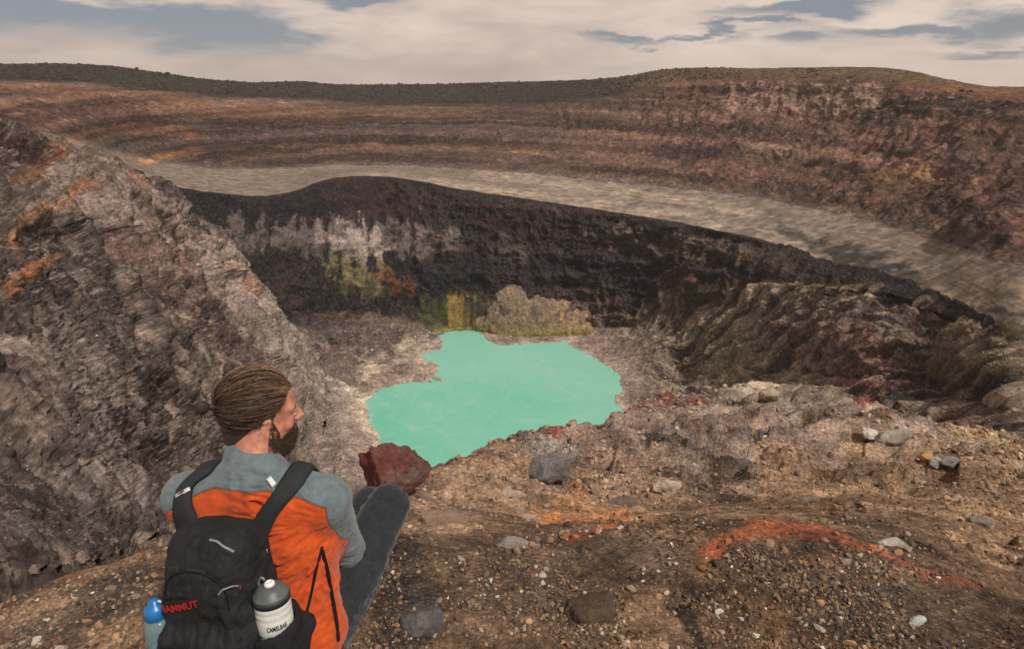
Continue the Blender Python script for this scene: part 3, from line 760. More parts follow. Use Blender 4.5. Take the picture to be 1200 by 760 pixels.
n1 = wnoise(.6, 10, .6, .15, (3.1, 1.7, 0)); n2 = wnoise(1.6, 9, .6, .25, (0, 5, 2)); n3 = wnoise(.35, 5, .5, .4, (9, 2, 4))
# openings of blue in the deck, placed by compass bearing and elevation
def hole(x, y, wx, wy):
    d = look(x, y, 1.0); d = d/np.linalg.norm(d)
    az = math.atan2(d[0], d[1]); el = math.asin(d[2])
    A = wm('SUBTRACT', wn_az, az); B = wm('SUBTRACT', wn_el, el)
    A = wm('DIVIDE', A, wx/800.0); B = wm('DIVIDE', B, wy/800.0)
    r2 = wm('ADD', wm('MULTIPLY', A, A), wm('MULTIPLY', B, B))
    return wm('POWER', 2.718, wm('MULTIPLY', r2, -1.0))
wn_az = wm('ADD', wm('ARCTAN2', sep.outputs[0], sep.outputs[1]), wm('MULTIPLY', wm('SUBTRACT', n1, .5), .55)); wn_el = wm('ADD', wm('ARCSINE', sep.outputs[2]), wm('MULTIPLY', wm('SUBTRACT', n2, .5), .10))
hs = None
for hx, hy, wx, wy in [(60,18,150,20),(215,42,70,17),(400,4,50,7),(800,52,75,6),(905,12,70,8),(1060,36,110,9),(1190,24,60,20),(850,40,12,14),(1190,60,60,8),(600,-70,400,25),(-200,20,80,30),(1500,20,90,30)]:
    h_ = hole(hx, hy, wx, wy); hs = h_ if hs is None else wm('MAXIMUM', hs, h_)
cov = wm('ADD', wm('MULTIPLY', n1, .9), wm('MULTIPLY', n2, .55))       # ~0.72 mean
cov = wm('SUBTRACT', cov, wm('MULTIPLY', hs, .62))
mr = wn('ShaderNodeMapRange'); mr.interpolation_type = 'SMOOTHSTEP'; L_.new(cov, mr.inputs[0])
mr.inputs[1].default_value = .20; mr.inputs[2].default_value = .66
ccol = wn('ShaderNodeMix', data_type='RGBA'); 
mr2 = wn('ShaderNodeMapRange'); L_.new(wm('ADD', wm('MULTIPLY', n2, .6), wm('MULTIPLY', n3, .6)), mr2.inputs[0]); mr2.inputs[1].default_value = .46; mr2.inputs[2].default_value = .70
L_.new(mr2.outputs[0], ccol.inputs[0])
SKS = .1
ccol.inputs[6].default_value = (*srgb(198, 181, 171, 1/SKS), 1); ccol.inputs[7].default_value = (*srgb(234, 216, 201, 1/SKS), 1)
skm = wn('ShaderNodeMix', data_type='RGBA', blend_type='MIX'); skm.inputs[0].default_value = .8
L_.new(sky.outputs[0], skm.inputs[6]); skm.inputs[7].default_value = (*srgb(132, 134, 140, 1/SKS), 1)
fin = wn('ShaderNodeMix', data_type='RGBA'); L_.new(mr.outputs[0], fin.inputs[0]); L_.new(skm.outputs[2], fin.inputs[6]); L_.new(ccol.outputs[2], fin.inputs[7])
# sky dimmed overhead, above the view, to lower the ambient light
ov = wn('ShaderNodeMapRange'); L_.new(sep.outputs[2], ov.inputs[0]); ov.inputs[1].default_value = .12; ov.inputs[2].default_value = .6; ov.inputs[3].default_value = 1; ov.inputs[4].default_value = .62
gr = wn('ShaderNodeVectorMath', operation='SCALE'); L_.new(fin.outputs[2], gr.inputs[0]); L_.new(ov.outputs[0], gr.inputs['Scale'])
L_.new(gr.outputs[0], bg.inputs[0]); bg.inputs[1].default_value = SKS
sd_ = bpy.data.lights.new('sun', 'SUN'); sd_.energy = 3.5; sd_.angle = math.radians(5); sd_.color = (1, .94, .86)
so = link(bpy.data.objects.new('sun', sd_))
sv = Vector((math.cos(SUN_EL)*math.sin(SUN_AZ), math.cos(SUN_EL)*math.cos(SUN_AZ), math.sin(SUN_EL)))
so.rotation_euler = (-sv).to_track_quat('-Z', 'Y').to_euler()
cd = bpy.data.cameras.new('camera'); cam = link(bpy.data.objects.new('camera', cd)); SC.camera = cam
cd.sensor_width = 36; cd.lens = 36*FPX/1200; cd.clip_start = .05; cd.clip_end = 20000
cam.location = (0, 0, EYE); cam.rotation_euler = (math.pi/2-PITCH, 0, 0)
SC.view_settings.view_transform = 'Standard'; SC.view_settings.look = 'None'; SC.view_settings.gamma = 1
SC.view_settings.exposure = 0
# ------------------------------------------------------------------ thin air between here and the far wall
hz_min, hz_max = (-3500, -60, -700), (3500, 6500, 95)
bm_ = bmesh.new(); bmesh.ops.create_cube(bm_, size=1)
for v_ in bm_.verts: v_.co = [(a+b)/2+c_*(b-a) for a, b, c_ in zip(hz_min, hz_max, v_.co)]
me = bpy.data.meshes.new('haze'); bm_.to_mesh(me); bm_.free()
hm = bpy.data.materials.new('air'); hm.use_nodes = True; hn = hm.node_tree.nodes; hn.remove(hn['Principled BSDF'])
pv = hn.new('ShaderNodeVolumePrincipled'); pv.inputs['Color'].default_value = (.80, .74, .72, 1); pv.inputs['Density'].default_value = .00010; pv.inputs['Anisotropy'].default_value = .2
hm.node_tree.links.new(pv.outputs[0], hn['Material Output'].inputs['Volume']); me.materials.append(hm)
tag(link(bpy.data.objects.new('haze', me)), kind='stuff')
print('env', round(time.time()-T0, 1))
# ------------------------------------------------------------------ distance fields -> one smooth surface per part
A3 = lambda *a: np.array(a, float)
def unit(v): v = np.asarray(v, float); return v/np.linalg.norm(v)
class Field:
    def __init__(s, lo, hi, h):
        s.lo = np.array(lo, float); s.h = h
        s.n = np.ceil((np.array(hi)-s.lo)/h).astype(int)+1
        s.d = np.full(s.n, 1.0, np.float32)
    def sub(s, lo, hi):
        a = np.clip(np.floor((np.asarray(lo)-s.lo)/s.h).astype(int), 0, s.n-1)
        b = np.clip(np.ceil((np.asarray(hi)-s.lo)/s.h).astype(int)+1, 1, s.n)
        sl = tuple(slice(i, j) for i, j in zip(a, b))
        ax = [s.lo[i]+s.h*np.arange(a[i], b[i]) for i in range(3)]
        return sl, np.stack(np.meshgrid(*ax, indexing='ij'), -1)
    def add(s, fn, lo, hi, k=.01, cut=False):
        m = k*2+4*s.h+.012
        sl, Q = s.sub(np.asarray(lo)-m, np.asarray(hi)+m)
        if Q.size == 0: return
        v = fn(Q).astype(np.float32); o = s.d[sl]
        if cut:
            v = -v; h = np.clip(.5-.5*(o-v)/max(k, 1e-6), 0, 1); s.d[sl] = o+(v-o)*h+k*h*(1-h)
        else:
            h = np.clip(.5+.5*(o-v)/max(k, 1e-6), 0, 1); s.d[sl] = o+(v-o)*h-k*h*(1-h)
    def cap(s, a, b, ra, rb=None, k=.01, cut=False):
        a, b = A3(*a), A3(*b); rb = ra if rb is None else rb; R = max(ra, rb)
        ab = b-a; L2 = ab.dot(ab)+1e-12
        def fn(Q):
            t = np.clip(((Q-a)@ab)/L2, 0, 1); return np.linalg.norm(Q-a-t[..., None]*ab, axis=-1)-(ra+(rb-ra)*t)
        s.add(fn, np.minimum(a, b)-R, np.maximum(a, b)+R, k, cut)
    def ell(s, c, r, M=None, k=.01, cut=False):
        c = A3(*c); r = A3(*r); M = np.eye(3) if M is None else M      # rows of M = local axes
        def fn(Q):
            q = (Q-c)@M.T; k0 = np.linalg.norm(q/r, axis=-1); k1 = np.linalg.norm(q/r**2, axis=-1)+1e-9
            return k0*(k0-1)/k1
        s.add(fn, c-r.max(), c+r.max(), k, cut)
    def box(s, c, r, M=None, rnd=.02, k=.01, cut=False, taper=0.0, bulge=0.0):
        c = A3(*c); r = A3(*r); M = np.eye(3) if M is None else M
        def fn(Q):
            q = (Q-c)@M.T
            tz = q[..., 2]/r[2]
            q = q.copy(); q[..., 0] /= (1-taper*tz)
            rr = np.broadcast_to(r-rnd, q.shape).copy()
            rr[..., 1] += bulge*(1-np.clip(q[..., 0]/r[0], -1, 1)**2)*(1-np.clip(tz, -1, 1)**2)
            w = np.abs(q)-rr
            return np.linalg.norm(np.maximum(w, 0), axis=-1)+np.minimum(w.max(-1), 0)-rnd
        R = np.linalg.norm(r)*1.15
        s.add(fn, c-R, c+R, k, cut)
    def sample(s, P_):
        q = (np.asarray(P_)-s.lo)/s.h; i = np.clip(np.floor(q).astype(int), 0, s.n-2); f = np.clip(q-i, 0, 1)
        o = 0
        for dx in (0, 1):
            for dy in (0, 1):
                for dz in (0, 1):
                    w = (f[..., 0] if dx else 1-f[..., 0])*(f[..., 1] if dy else 1-f[..., 1])*(f[..., 2] if dz else 1-f[..., 2])
                    o = o+w*s.d[i[..., 0]+dx, i[..., 1]+dy, i[..., 2]+dz]
        return o
    def grad(s, P_):
        e = s.h*1.5; P_ = np.asarray(P_, float); g = []
        for i in range(3):
            d = np.zeros(3); d[i] = e; g.append(s.sample(P_+d)-s.sample(P_-d))
        g = np.stack(g, -1); return g/(np.linalg.norm(g, axis=-1, keepdims=True)+1e-9)
    def push(s, P_, off):
        """move points onto the surface, then off it"""
        P_ = np.asarray(P_, float)
        for _ in range(8): P_ = P_-s.grad(P_)*(s.sample(P_)-off)[..., None]
        return P_
    def hit(s, x, y, off=0.0, t0=.9, t1=2.6):
        """where the sight line (x, y) meets the surface"""
        d = unit(look(x, y, 1.0)); t = np.arange(t0, t1, s.h*.5); Q = d[None]*t[:, None]
        ins = ((Q >= s.lo) & (Q <= s.lo+s.h*(s.n-1))).all(1)
        v = np.where(ins, s.sample(Q), 1.0); w = np.nonzero(v < off)[0]
        if len(w) == 0: return s.push(Q[np.argmin(v)], off)
        return Q[w[0]]
    def surface(s, smooth=2):
        d = s.d; ins = d < 0
        nx, ny, nz = d.shape
        c = np.zeros((nx-1, ny-1, nz-1), np.int8)
        for i in (0, 1):
            for j in (0, 1):
                for k in (0, 1): c += ins[i:nx-1+i, j:ny-1+j, k:nz-1+k]
        act = np.argwhere((c > 0) & (c < 8)); idx = np.full(c.shape, -1, np.int32); idx[tuple(act.T)] = np.arange(len(act))
        acc = np.zeros((len(act), 3)); cnt = np.zeros(len(act))
        cor = [(0,0,0),(1,0,0),(0,1,0),(1,1,0),(0,0,1),(1,0,1),(0,1,1),(1,1,1)]
        val = np.stack([d[act[:, 0]+a, act[:, 1]+b, act[:, 2]+e] for a, b, e in cor], -1)
        for p, q in [(0,1),(2,3),(4,5),(6,7),(0,2),(1,3),(4,6),(5,7),(0,4),(1,5),(2,6),(3,7)]:
            u, v = val[:, p], val[:, q]; m = (u < 0) != (v < 0)
            t = np.where(m, u/np.where(m, u-v, 1), 0)[:, None]
            pt = np.array(cor[p])+(np.array(cor[q])-np.array(cor[p]))*t
            acc[m] += pt[m]; cnt[m] += 1
        V = s.lo+s.h*(act+acc/cnt[:, None]); F = []
        for ax in range(3):
            o1, o2 = [(1, 2), (2, 0), (0, 1)][ax]
            sl = [slice(0, n-1) if i == ax else slice(1, n-1) for i, n in enumerate(d.shape)]
            sh = [slice(1, n) if i == ax else slice(1, n-1) for i, n in enumerate(d.shape)]
            a, b = ins[tuple(sl)], ins[tuple(sh)]
            e = np.argwhere(a != b); fl = a[tuple(e.T)]
            e = e+np.array([0 if i == ax else 1 for i in range(3)])
            q = []
            for s1, s2 in ((0, 0), (-1, 0), (-1, -1), (0, -1)):
                r = e.copy(); r[:, o1] += s1; r[:, o2] += s2; q.append(idx[tuple(r.T)])
            q = np.stack(q, -1); q[~fl] = q[~fl][:, ::-1]; F.append(q[(q >= 0).all(1)])
        F = np.concatenate(F)
        for _ in range(smooth):
            A = np.zeros_like(V); N = np.zeros(len(V))
            for i in range(4):
                for j in (1, 3):
                    np.add.at(A, F[:, i], V[F[:, (i+j) % 4]]); np.add.at(N, F[:, i], 1)
            V = .5*V+.5*A/np.maximum(N, 1)[:, None]
        return V, F
def up_eye(V): V = np.array(V, float); V[..., 2] += EYE; return V
def vnormals(V, F):
    n = np.cross(V[F[:, 2]]-V[F[:, 0]], V[F[:, 3 % F.shape[1]]]-V[F[:, 1]]); N = np.zeros_like(V)
    for i in range(F.shape[1]): np.add.at(N, F[:, i], n)
    return N/(np.linalg.norm(N, axis=1, keepdims=True)+1e-12)

def tubes(paths, radii, sides=3, cols=None):
    """many thin tapered tubes in one mesh; paths (n,m,3), radii (m,) or (n,m)"""
    n, m, _ = paths.shape; radii = np.broadcast_to(radii, (n, m))
    T = np.gradient(paths, axis=1); T /= np.linalg.norm(T, axis=2, keepdims=True)+1e-12
    ref = np.where(np.abs(T[..., 2:3]) > .9, A3(1, 0, 0), A3(0, 0, 1))
    U = np.cross(T, ref); U /= np.linalg.norm(U, axis=2, keepdims=True)+1e-12; W = np.cross(T, U)
    an = np.arange(sides)*2*np.pi/sides
    ring = (U[:, :, None]*np.cos(an)[None, None, :, None]+W[:, :, None]*np.sin(an)[None, None, :, None])*radii[..., None, None]
    V = (paths[:, :, None]+ring).reshape(-1, 3)
    b = (np.arange(n)[:, None, None]*m+np.arange(m-1)[None, :, None])*sides
    i = np.arange(sides)[None, None]; j = (i+1) % sides
    F = np.stack([b+i, b+j, b+sides+j, b+sides+i], -1).reshape(-1, 4)
    C = None if cols is None else np.repeat(np.broadcast_to(cols, (n, m, 3)).reshape(-1, 3), sides, 0)
    return V, F, C
def curve_tube(name, pts, r, mat, parent, sides=8, res=6):
    pts = np.array(pts, float); t = np.linspace(0, len(pts)-1, (len(pts)-1)*res+1)
    pp = np.stack([pchip(list(zip(range(len(pts)), pts[:, k])), t) for k in range(3)], -1)
    V, F, _ = tubes(pp[None], np.full(len(t), r)[None], sides)
    return mesh_np(name, up_eye(V), F, mat, parent)
def ribbon(name, Lp, Rp, thick, mat, parent, fld=None, off=.002, res=6, across=5, flip=False):
    """a soft strap between two edge lines; laid on a surface when one is given"""
    Lp, Rp = np.array(Lp, float), np.array(Rp, float); t = np.linspace(0, len(Lp)-1, (len(Lp)-1)*res+1)
    sm = lambda Q: np.stack([pchip(list(zip(range(len(Q)), Q[:, k])), t) for k in range(3)], -1)
    L_, R_ = sm(Lp), sm(Rp); u = np.linspace(0, 1, across)
    G_ = L_[:, None]*(1-u)[None, :, None]+R_[:, None]*u[None, :, None]
    if fld is not None:
        d0 = fld.sample(G_); nr = fld.grad(G_); G_ = G_+nr*np.maximum(off-d0, 0)[..., None]
        N = nr
    else:
        N = np.cross(np.gradient(G_, axis=0), np.gradient(G_, axis=1)); N /= np.linalg.norm(N, axis=-1, keepdims=True)+1e-9
        if flip: N = -N
    prof = (1-(2*u-1)**4)*.6+.4
    top = G_+N*(thick*prof)[None, :, None]; bot = G_-N*.001
    m = len(t); V = np.concatenate([top.reshape(-1, 3), bot.reshape(-1, 3)])
    a = (np.arange(m-1)[:, None]*across+np.arange(across-1)[None]).ravel(); o = m*across
    F = [np.stack([a, a+1, a+1+across, a+across], -1), np.stack([a+o, a+across+o, a+1+across+o, a+1+o], -1)]
    e = np.arange(m-1)*across
    F += [np.stack([e, e+across, e+across+o, e+o], -1), np.stack([e+across-1, e+across-1+o, e+2*across-1+o, e+2*across-1], -1)]
    c = np.arange(across-1); z = (m-1)*across
    F += [np.stack([c, c+o, c+1+o, c+1], -1), np.stack([c+z, c+1+z, c+1+z+o, c+z+o], -1)]
    return mesh_np(name, up_eye(V), np.concatenate(F), mat, parent)

# ------------------------------------------------------------------ the sitting man (all in metres from the eye until up_eye)
def fabric_mat(name, c, c2=None, scale=900, melange=.12):
    n = NT(name, .92, .15); v = n.coord()
    a = n.noise(v, scale, 2, .6); b = n.noise(v, 35, 4, .6)
    f = n.math('MULTIPLY', n.rng(a, .3, .7, 1-melange, 1+melange), n.rng(b, .3, .7, .78, 1.2))
    cc = n.node('ShaderNodeCombineColor')
    for i in range(3): n.put(cc.inputs[i], f)
    nm = n.bump(n.math('ADD', n.math('MULTIPLY', a, .3), n.math('MULTIPLY', n.noise(v, 60, 4, .6), 1.0)), .35, .004)
    n.b.inputs['Sheen Weight'].default_value = .15
    return n, cc.outputs[0], nm
# skin
n = NT('skin', .55, .35); v = n.coord()
c = n.mix(n.rng(n.noise(v, 28, 8, .7), .38, .62), (.36, .13, .08), (.58, .28, .19)); c = n.mix(n.rng(n.noise(v, 420, 3), .4, .75, 0, .35), c, (.25, .09, .06))
n.b.inputs['Subsurface Weight'].default_value = .12; n.b.inputs['Subsurface Radius'].default_value = (.01, .004, .002); n.b.inputs['Subsurface Scale'].default_value = .4
M_SKIN = n.done(c, n.bump(n.noise(v, 380, 4, .7), .4, .0015))
n, f_, nm = fabric_mat('jacket_fabric', None)
GREY, ORG = srgb(100, 112, 116), srgb(206, 86, 38, .80)
msk = n.rng(n.attr('org', 'Fac'), -.0008, .0008)
seam = n.rng(n.math('ABSOLUTE', n.attr('org', 'Fac')), .0006, .0030, .55, 1)
cc = n.mix(msk, GREY, ORG); cc = n.mix(1.0, cc, f_, 'MULTIPLY')
sc_ = n.node('ShaderNodeCombineColor'); [n.put(sc_.inputs[i], seam) for i in range(3)]
M_JACKET = n.done(n.mix(1.0, cc, sc_.outputs[0], 'MULTIPLY'), nm)
n, f_, nm = fabric_mat('trouser_fabric', None); M_TROUS = n.done(n.mix(1.0, srgb(46, 49, 54, .85), f_, 'MULTIPLY'), nm)
M_HAIR = NT('hair', .55, .35); M_HAIR = M_HAIR.done(M_HAIR.attr('Col'))
M_SHOE = plain('shoe_leather', (.06, .05, .045), .7, .3, 200)
M_SOLE = plain('shoe_rubber', (.02, .02, .02), .8)
M_EYE = plain('eye', (.6, .58, .55), .2, .5, var=0)

HD = A3(-.684, 1.55, -.852)
fz = A3(.81, .585, 0)*1; fz /= np.linalg.norm(fz)
tilt = math.radians(11)
Fd = unit(fz*math.cos(tilt)-A3(0, 0, 1)*math.sin(tilt)); Ld = unit(A3(fz[1], -fz[0], 0)); Ud = np.cross(Ld, Fd)
HS = .95
def hp(f, l, u): return HD+HS*(Fd*f+Ld*l+Ud*u)
HM = np.stack([Ld, Fd, Ud])/HS
C7 = A3(-.690, 1.435, -.975)
SHR, SHL = A3(-.500, 1.425, -1.060), A3(-.884, 1.465, -1.075)
ELR, WRR = A3(-.500, 1.545, -1.312), A3(-.665, 1.700, -1.335)
ELL, WRL = A3(-.885, 1.655, -1.310), A3(-.648, 1.765, -1.302)
HPR, HPL = A3(-.575, 1.365, -1.500), A3(-.750, 1.385, -1.500)
KNR, KNL = A3(-.410, 1.765, -1.325), A3(-.490, 1.815, -1.372)
ANR, ANL = A3(-.560, 1.950, -1.655), A3(-.680, 1.900, -1.655)
LAT = unit(SHR-SHL)
SPN = [(A3(-.692, 1.450, -1.075), .105, .082), (A3(-.690, 1.440, -1.180), .105, .108), (A3(-.682, 1.405, -1.310), .085, .106), (A3(-.668, 1.370, -1.440), .085, .114), (A3(-.668, 1.370, -1.505), .075, .102)]
def torso(f, g, hem=None, k=.05):
    for c, hw, r in SPN[:-1] if hem else SPN: f.cap(c-LAT*hw, c+LAT*hw, r+g, k=k)
    if hem: c, hw, r = SPN[-1]; f.cap(c-LAT*hw-[0,0,-.01], c+LAT*hw-[0,0,-.01], r+g-.012, k=k)
    f.cap(C7+A3(0, .01, -.03), SHR+[0, 0, .010], .052+g, .056+g, k=.035); f.cap(C7+A3(0, .01, -.03), SHL+[0, 0, .010], .052+g, .056+g, k=.035)
def leg(f, g, a, b, c, k=.03):
    f.cap(a, b, .098+g, .064+g, k=k); m = a*.45+b*.55
    f.cap(a*.6+b*.4-[0, 0, .012], b, .088+g, .060+g, k=k)
    cal = b*.62+c*.38+unit(A3(a[0]-b[0], a[1]-b[1], 0))*.022
    f.cap(b, c, .056+g, .036+g, k=k); f.cap(b*.85+c*.15, cal, .05+g, .052+g, k=k)
def arm(f, g, s, e, w, k=.02):
    f.cap(s, e, .053+g, .040+g, k=k); f.cap(e, w, .040+g, .027+g, k=k)
def hand(f, w, dirv, palm, thumb, size=1.0, curl=.5):
    """palm plus four fingers of different length and a thumb off the side"""
    d = unit(dirv); pn = unit(palm-d*np.dot(palm, d)); sd = unit(thumb-d*np.dot(thumb, d)-pn*np.dot(thumb, pn))
    for i, o in enumerate((-.026, -.009, .009, .026)):
        f.cap(w+d*.012+sd*o*.6, w+d*.085*size+sd*o, .013, .0125, k=.008)
    for o, ln in ((-.028, .060), (-.0095, .074), (.0095, .080), (.028, .070)):
        p = w+d*.085*size+sd*o; q = d; 
        for j, fr in enumerate((.45, .32, .23)):
            an = curl*(.55+.35*j); q = unit(q*math.cos(an*.6)+pn*math.sin(an*.6))
            p2 = p+q*ln*fr; f.cap(p, p2, .0092-.0008*j, .0086-.0009*j, k=.003); p = p2
    p = w+d*.025+sd*.022; q = unit(d*.65+sd*.75+pn*.25)
    for ln, r in ((.038, .013), (.030, .0105), (.024, .0095)):
        p2 = p+q*ln; f.cap(p, p2, r, r-.001, k=.005); p = p2; q = unit(q+d*.35+pn*.25)

person = empty('person', (0, 0, 0))
tag(person, 'man with bun and beard in orange and grey top on the brink, knees up', 'person')
LO, HI = (-1.03, 1.18, -1.78), (-.30, 2.12, -.66)
body = Field(LO, HI, .0042)
# skull, face, neck
body.ell(hp(-.010, 0, .030), (.075, .096, .086), HM, k=.01)
body.ell(hp(.026, 0, -.035), (.062, .064, .074), HM, k=.03)
body.ell(hp(.060, 0, -.085), (.036, .030, .026), HM, k=.02)
for sgn in (-1, 1):
    body.cap(hp(.074, .012*sgn, .022), hp(.062, .046*sgn, .022), .013, .011, k=.012)         # brow
    body.ell(hp(.052, .044*sgn, -.028), (.022, .024, .018), HM, k=.015)                      # cheekbone
    body.ell(hp(.092, .031*sgn, .002), (.015, .012, .009), HM, k=.010, cut=True)             # eye socket
    body.ell(hp(.0775, .031*sgn, .006), (.013, .0125, .008), HM, k=.003); body.ell(hp(.0765, .031*sgn, -.006), (.013, .0125, .007), HM, k=.003)                     # lids
    body.cap(hp(.010, .055*sgn, -.045), hp(.040, .040*sgn, -.085), .022, .018, k=.02)        # jaw
    # ear: rim, lobe and hollow
    body.ell(hp(-.008, .078*sgn, -.018), (.007, .017, .031), HM, k=.006)
    body.ell(hp(-.006, .0845*sgn, -.014), (.006, .0095, .019), HM, k=.005, cut=True)
    body.ell(hp(.000, .077*sgn, -.046), (.006, .009, .010), HM, k=.006)
body.cap(hp(.088, 0, .012), hp(.113, 0, -.024), .0075, .0105, k=.010)
for sgn in (-1, 1): body.ell(hp(.101, .011*sgn, -.029), (.008, .010, .008), HM, k=.006)
body.cap(hp(.090, -.018, -.056), hp(.090, .018, -.056), .008, k=.008)
body.cap(hp(.088, -.016, -.068), hp(.088, .016, -.068), .009, k=.008)
body.cap(hp(.094, -.016, -.062), hp(.094, .016, -.062), .0028, k=.003, cut=True)
body.cap(hp(-.028, 0, -.045), C7+A3(.005, .035, -.005), .055, .058, k=.03)
torso(body, -.032, k=.05)
for a in ((SHR, ELR, WRR), (SHL, ELL, WRL)): arm(body, -.010, *a)
hand(body, WRR, unit(A3(-.8, .55, -.35)), A3(0, 0, -1), A3(.3, .9, .1), curl=.6)
hand(body, WRL, unit(A3(.95, .02, -.13)), A3(.0, .1, -1), A3(0, .9, .2), curl=.8)
for a in ((HPR, KNR, ANR), (HPL, KNL, ANL)): leg(body, -.030, *a)
V, F = body.surface(2)
body_o = mesh_np('body', up_eye(V), F, M_SKIN, person)
for sgn in (-1, 1):
    bm_ = bmesh.new(); bmesh.ops.create_uvsphere(bm_, u_segments=16, v_segments=10, radius=.0112)
    me = bpy.data.meshes.new('eye'); bm_.to_mesh(me); bm_.free(); me.materials.append(M_EYE)
    o = link(bpy.data.objects.new('eye', me), person); o.location = up_eye(hp(.0770, .031*sgn, 0))
print('body', len(V), round(time.time()-T0, 1))
# trousers
tr = Field(LO, HI, .0042)
tr.cap(HPL+[.02, 0, 0], HPR-[.02, 0, 0], .118, k=.04)
tr.cap(SPN[3][0]-LAT*.08, SPN[3][0]+LAT*.08, .112, k=.04)
for a in ((HPR, KNR, ANR), (HPL, KNL, ANL)): leg(tr, .004, *a, k=.012)
V, F = tr.surface(2); N = vnormals(V, F)
fold = fbm(V@np.array([[1, 0, 0], [0, .6, .3], [0, .3, 1.]]), 20, 4, .55, 61, ridge=True)*.009
kn = np.exp(-(np.minimum(np.linalg.norm(V-(KNR*.3+HPR*.7), axis=1), np.linalg.norm(V-HPR, axis=1))/.1)**2)
V = V+N*(fold*(.5+kn*1.6))[:, None]
mesh_np('trousers', up_eye(V), F, M_TROUS, person)
# shoes
for a, dv in ((ANR, unit(A3(.05, 1, 0))), (ANL, unit(A3(-.25, 1, 0)))):
    sh = Field(a-.2, a+A3(.2, .3, .1), .005)
    z = A3(0, 0, 1); g0 = a*1; g0[2] = -1.745
    sh.cap(a+[0, 0, .01], g0+[0, 0, .055]-dv*.01, .046, .044, k=.02)
    sh.cap(g0+[0, 0, .045]-dv*.03, g0+[0, 0, .034]+dv*.16, .040, .034, k=.03)
    sh.cap(g0+[0, 0, .055], g0+[0, 0, .035]+dv*.15, .044, .036, k=.03)
    V, F = sh.surface(1); so_ = mesh_np('shoe', up_eye(V), F, M_SHOE, person)
    sl_ = Field(a-.2, a+A3(.2, .3, .1), .005)
    sd2 = unit(np.cross(dv, z))
    sl_.box(g0+dv*.065+[0, 0, .008], (.050, .145, .013), np.stack([sd2, dv, z]), .012)
    V, F = sl_.surface(1); mesh_np('sole', up_eye(V), F, M_SOLE, so_)
# jacket: sleeves and body kept apart only to know where the seams run
ft = Field(LO, HI, .0042); torso(ft, .004, hem=True)
# collar
fc = Field(LO, HI, .0042)
ca, cb = C7+A3(.005, .022, -.03), hp(-.030, 0, -.102)+A3(0, 0, 0)
fc.cap(ca, cb, .078, .067, k=.01)
fs = Field(LO, HI, .0042)
for s0, e0, w0 in ((SHR, ELR, WRR), (SHL, ELL, WRL)):
    fs.cap(s0, e0, .064, .051, k=.02); fs.cap(e0, w0, .051, .035, k=.02)
jk = Field(LO, HI, .0042)
def smin(a, b, k): 
    h = np.clip(.5+.5*(b-a)/k, 0, 1); return b+(a-b)*h-k*h*(1-h)
jk.d = smin(smin(ft.d, fs.d, .03), fc.d, .03)
# open the collar at the top and the cuffs
jk.d = np.maximum(jk.d, -1) 
axn = unit(cb-ca)
def cutplane(Q): return np.maximum((-(Q-(cb+axn*.012))@axn), np.linalg.norm(Q-cb, axis=-1)-.10)
jk.add(cutplane, cb-.1, cb+.1, .002, cut=True)
jk.cap(cb-axn*.012, cb+axn*.08, .060, .064, k=.003, cut=True)
ncut = jk
V, F = jk.surface(2); N = vnormals(V, F)
tpos = V@LAT; zz = V[:, 2]
q = V-SHR
# folds: drawn from the armpit across the back, gathered at the hem and the elbow
th_ = np.arctan2(V[:, 2]+1.06, (V-A3(-.44, 1.4, -1.06))@LAT)
rad_ = np.linalg.norm(V-A3(-.45, 1.35, -1.06), axis=1)
f1 = noise(np.stack([np.cos(th_)*9+noise(V, 9, 71)*1.4, np.sin(th_)*9, rad_*5+noise(V, 14, 73)], -1), 1, 62)
f1 = (1-2.2*np.sqrt(f1*f1+.004))*np.exp(-((rad_-.20)/.11)**2)*sstep(1.48, 1.38, V[:, 1])*1.25
f2 = fbm(V*[1.0, .8, 1.0], [7, 7, 26], 3, .5, 63, ridge=True)
f3 = fbm(V, 30, 3, .5, 64, ridge=True)
elb = np.exp(-(np.linalg.norm(V-ELR, axis=1)/.10)**2)+np.exp(-(np.linalg.norm(V-(SHR*.6+ELR*.4), axis=1)/.1)**2)*.4
col_ = np.exp(-(np.linalg.norm(V-C7, axis=1)/.09)**2)
V2 = V+N*(f1*.0095+f2*.0045*sstep(-1.0, -1.2, zz)+f3*.0016*(.6+elb)+fbm(V, [12, 12, 60], 2, .5, 65, ridge=True)*.003*col_)[:, None]
tc_ = tpos-(SPN[0][0]@LAT)
yk = -(zz-(-.986-np.where(tc_ > 0, .9, 1.9)*tc_**2))*.7      # below the yoke seam
slv = fs.sample(V)-ft.sample(V)+.02                          # >0 on the body
pl_ = -((V-SHR)@LAT-.030-.25*np.maximum(0, -1.16-zz))
slv = np.where(tc_ > 0, np.minimum(slv, pl_), slv+.05)
org = np.minimum(np.minimum(yk, slv), fc.sample(V)+.02)
mesh_np('jacket', up_eye(V2), F, M_JACKET, person, attrs={'org': org})
print('jacket', round(time.time()-T0, 1))
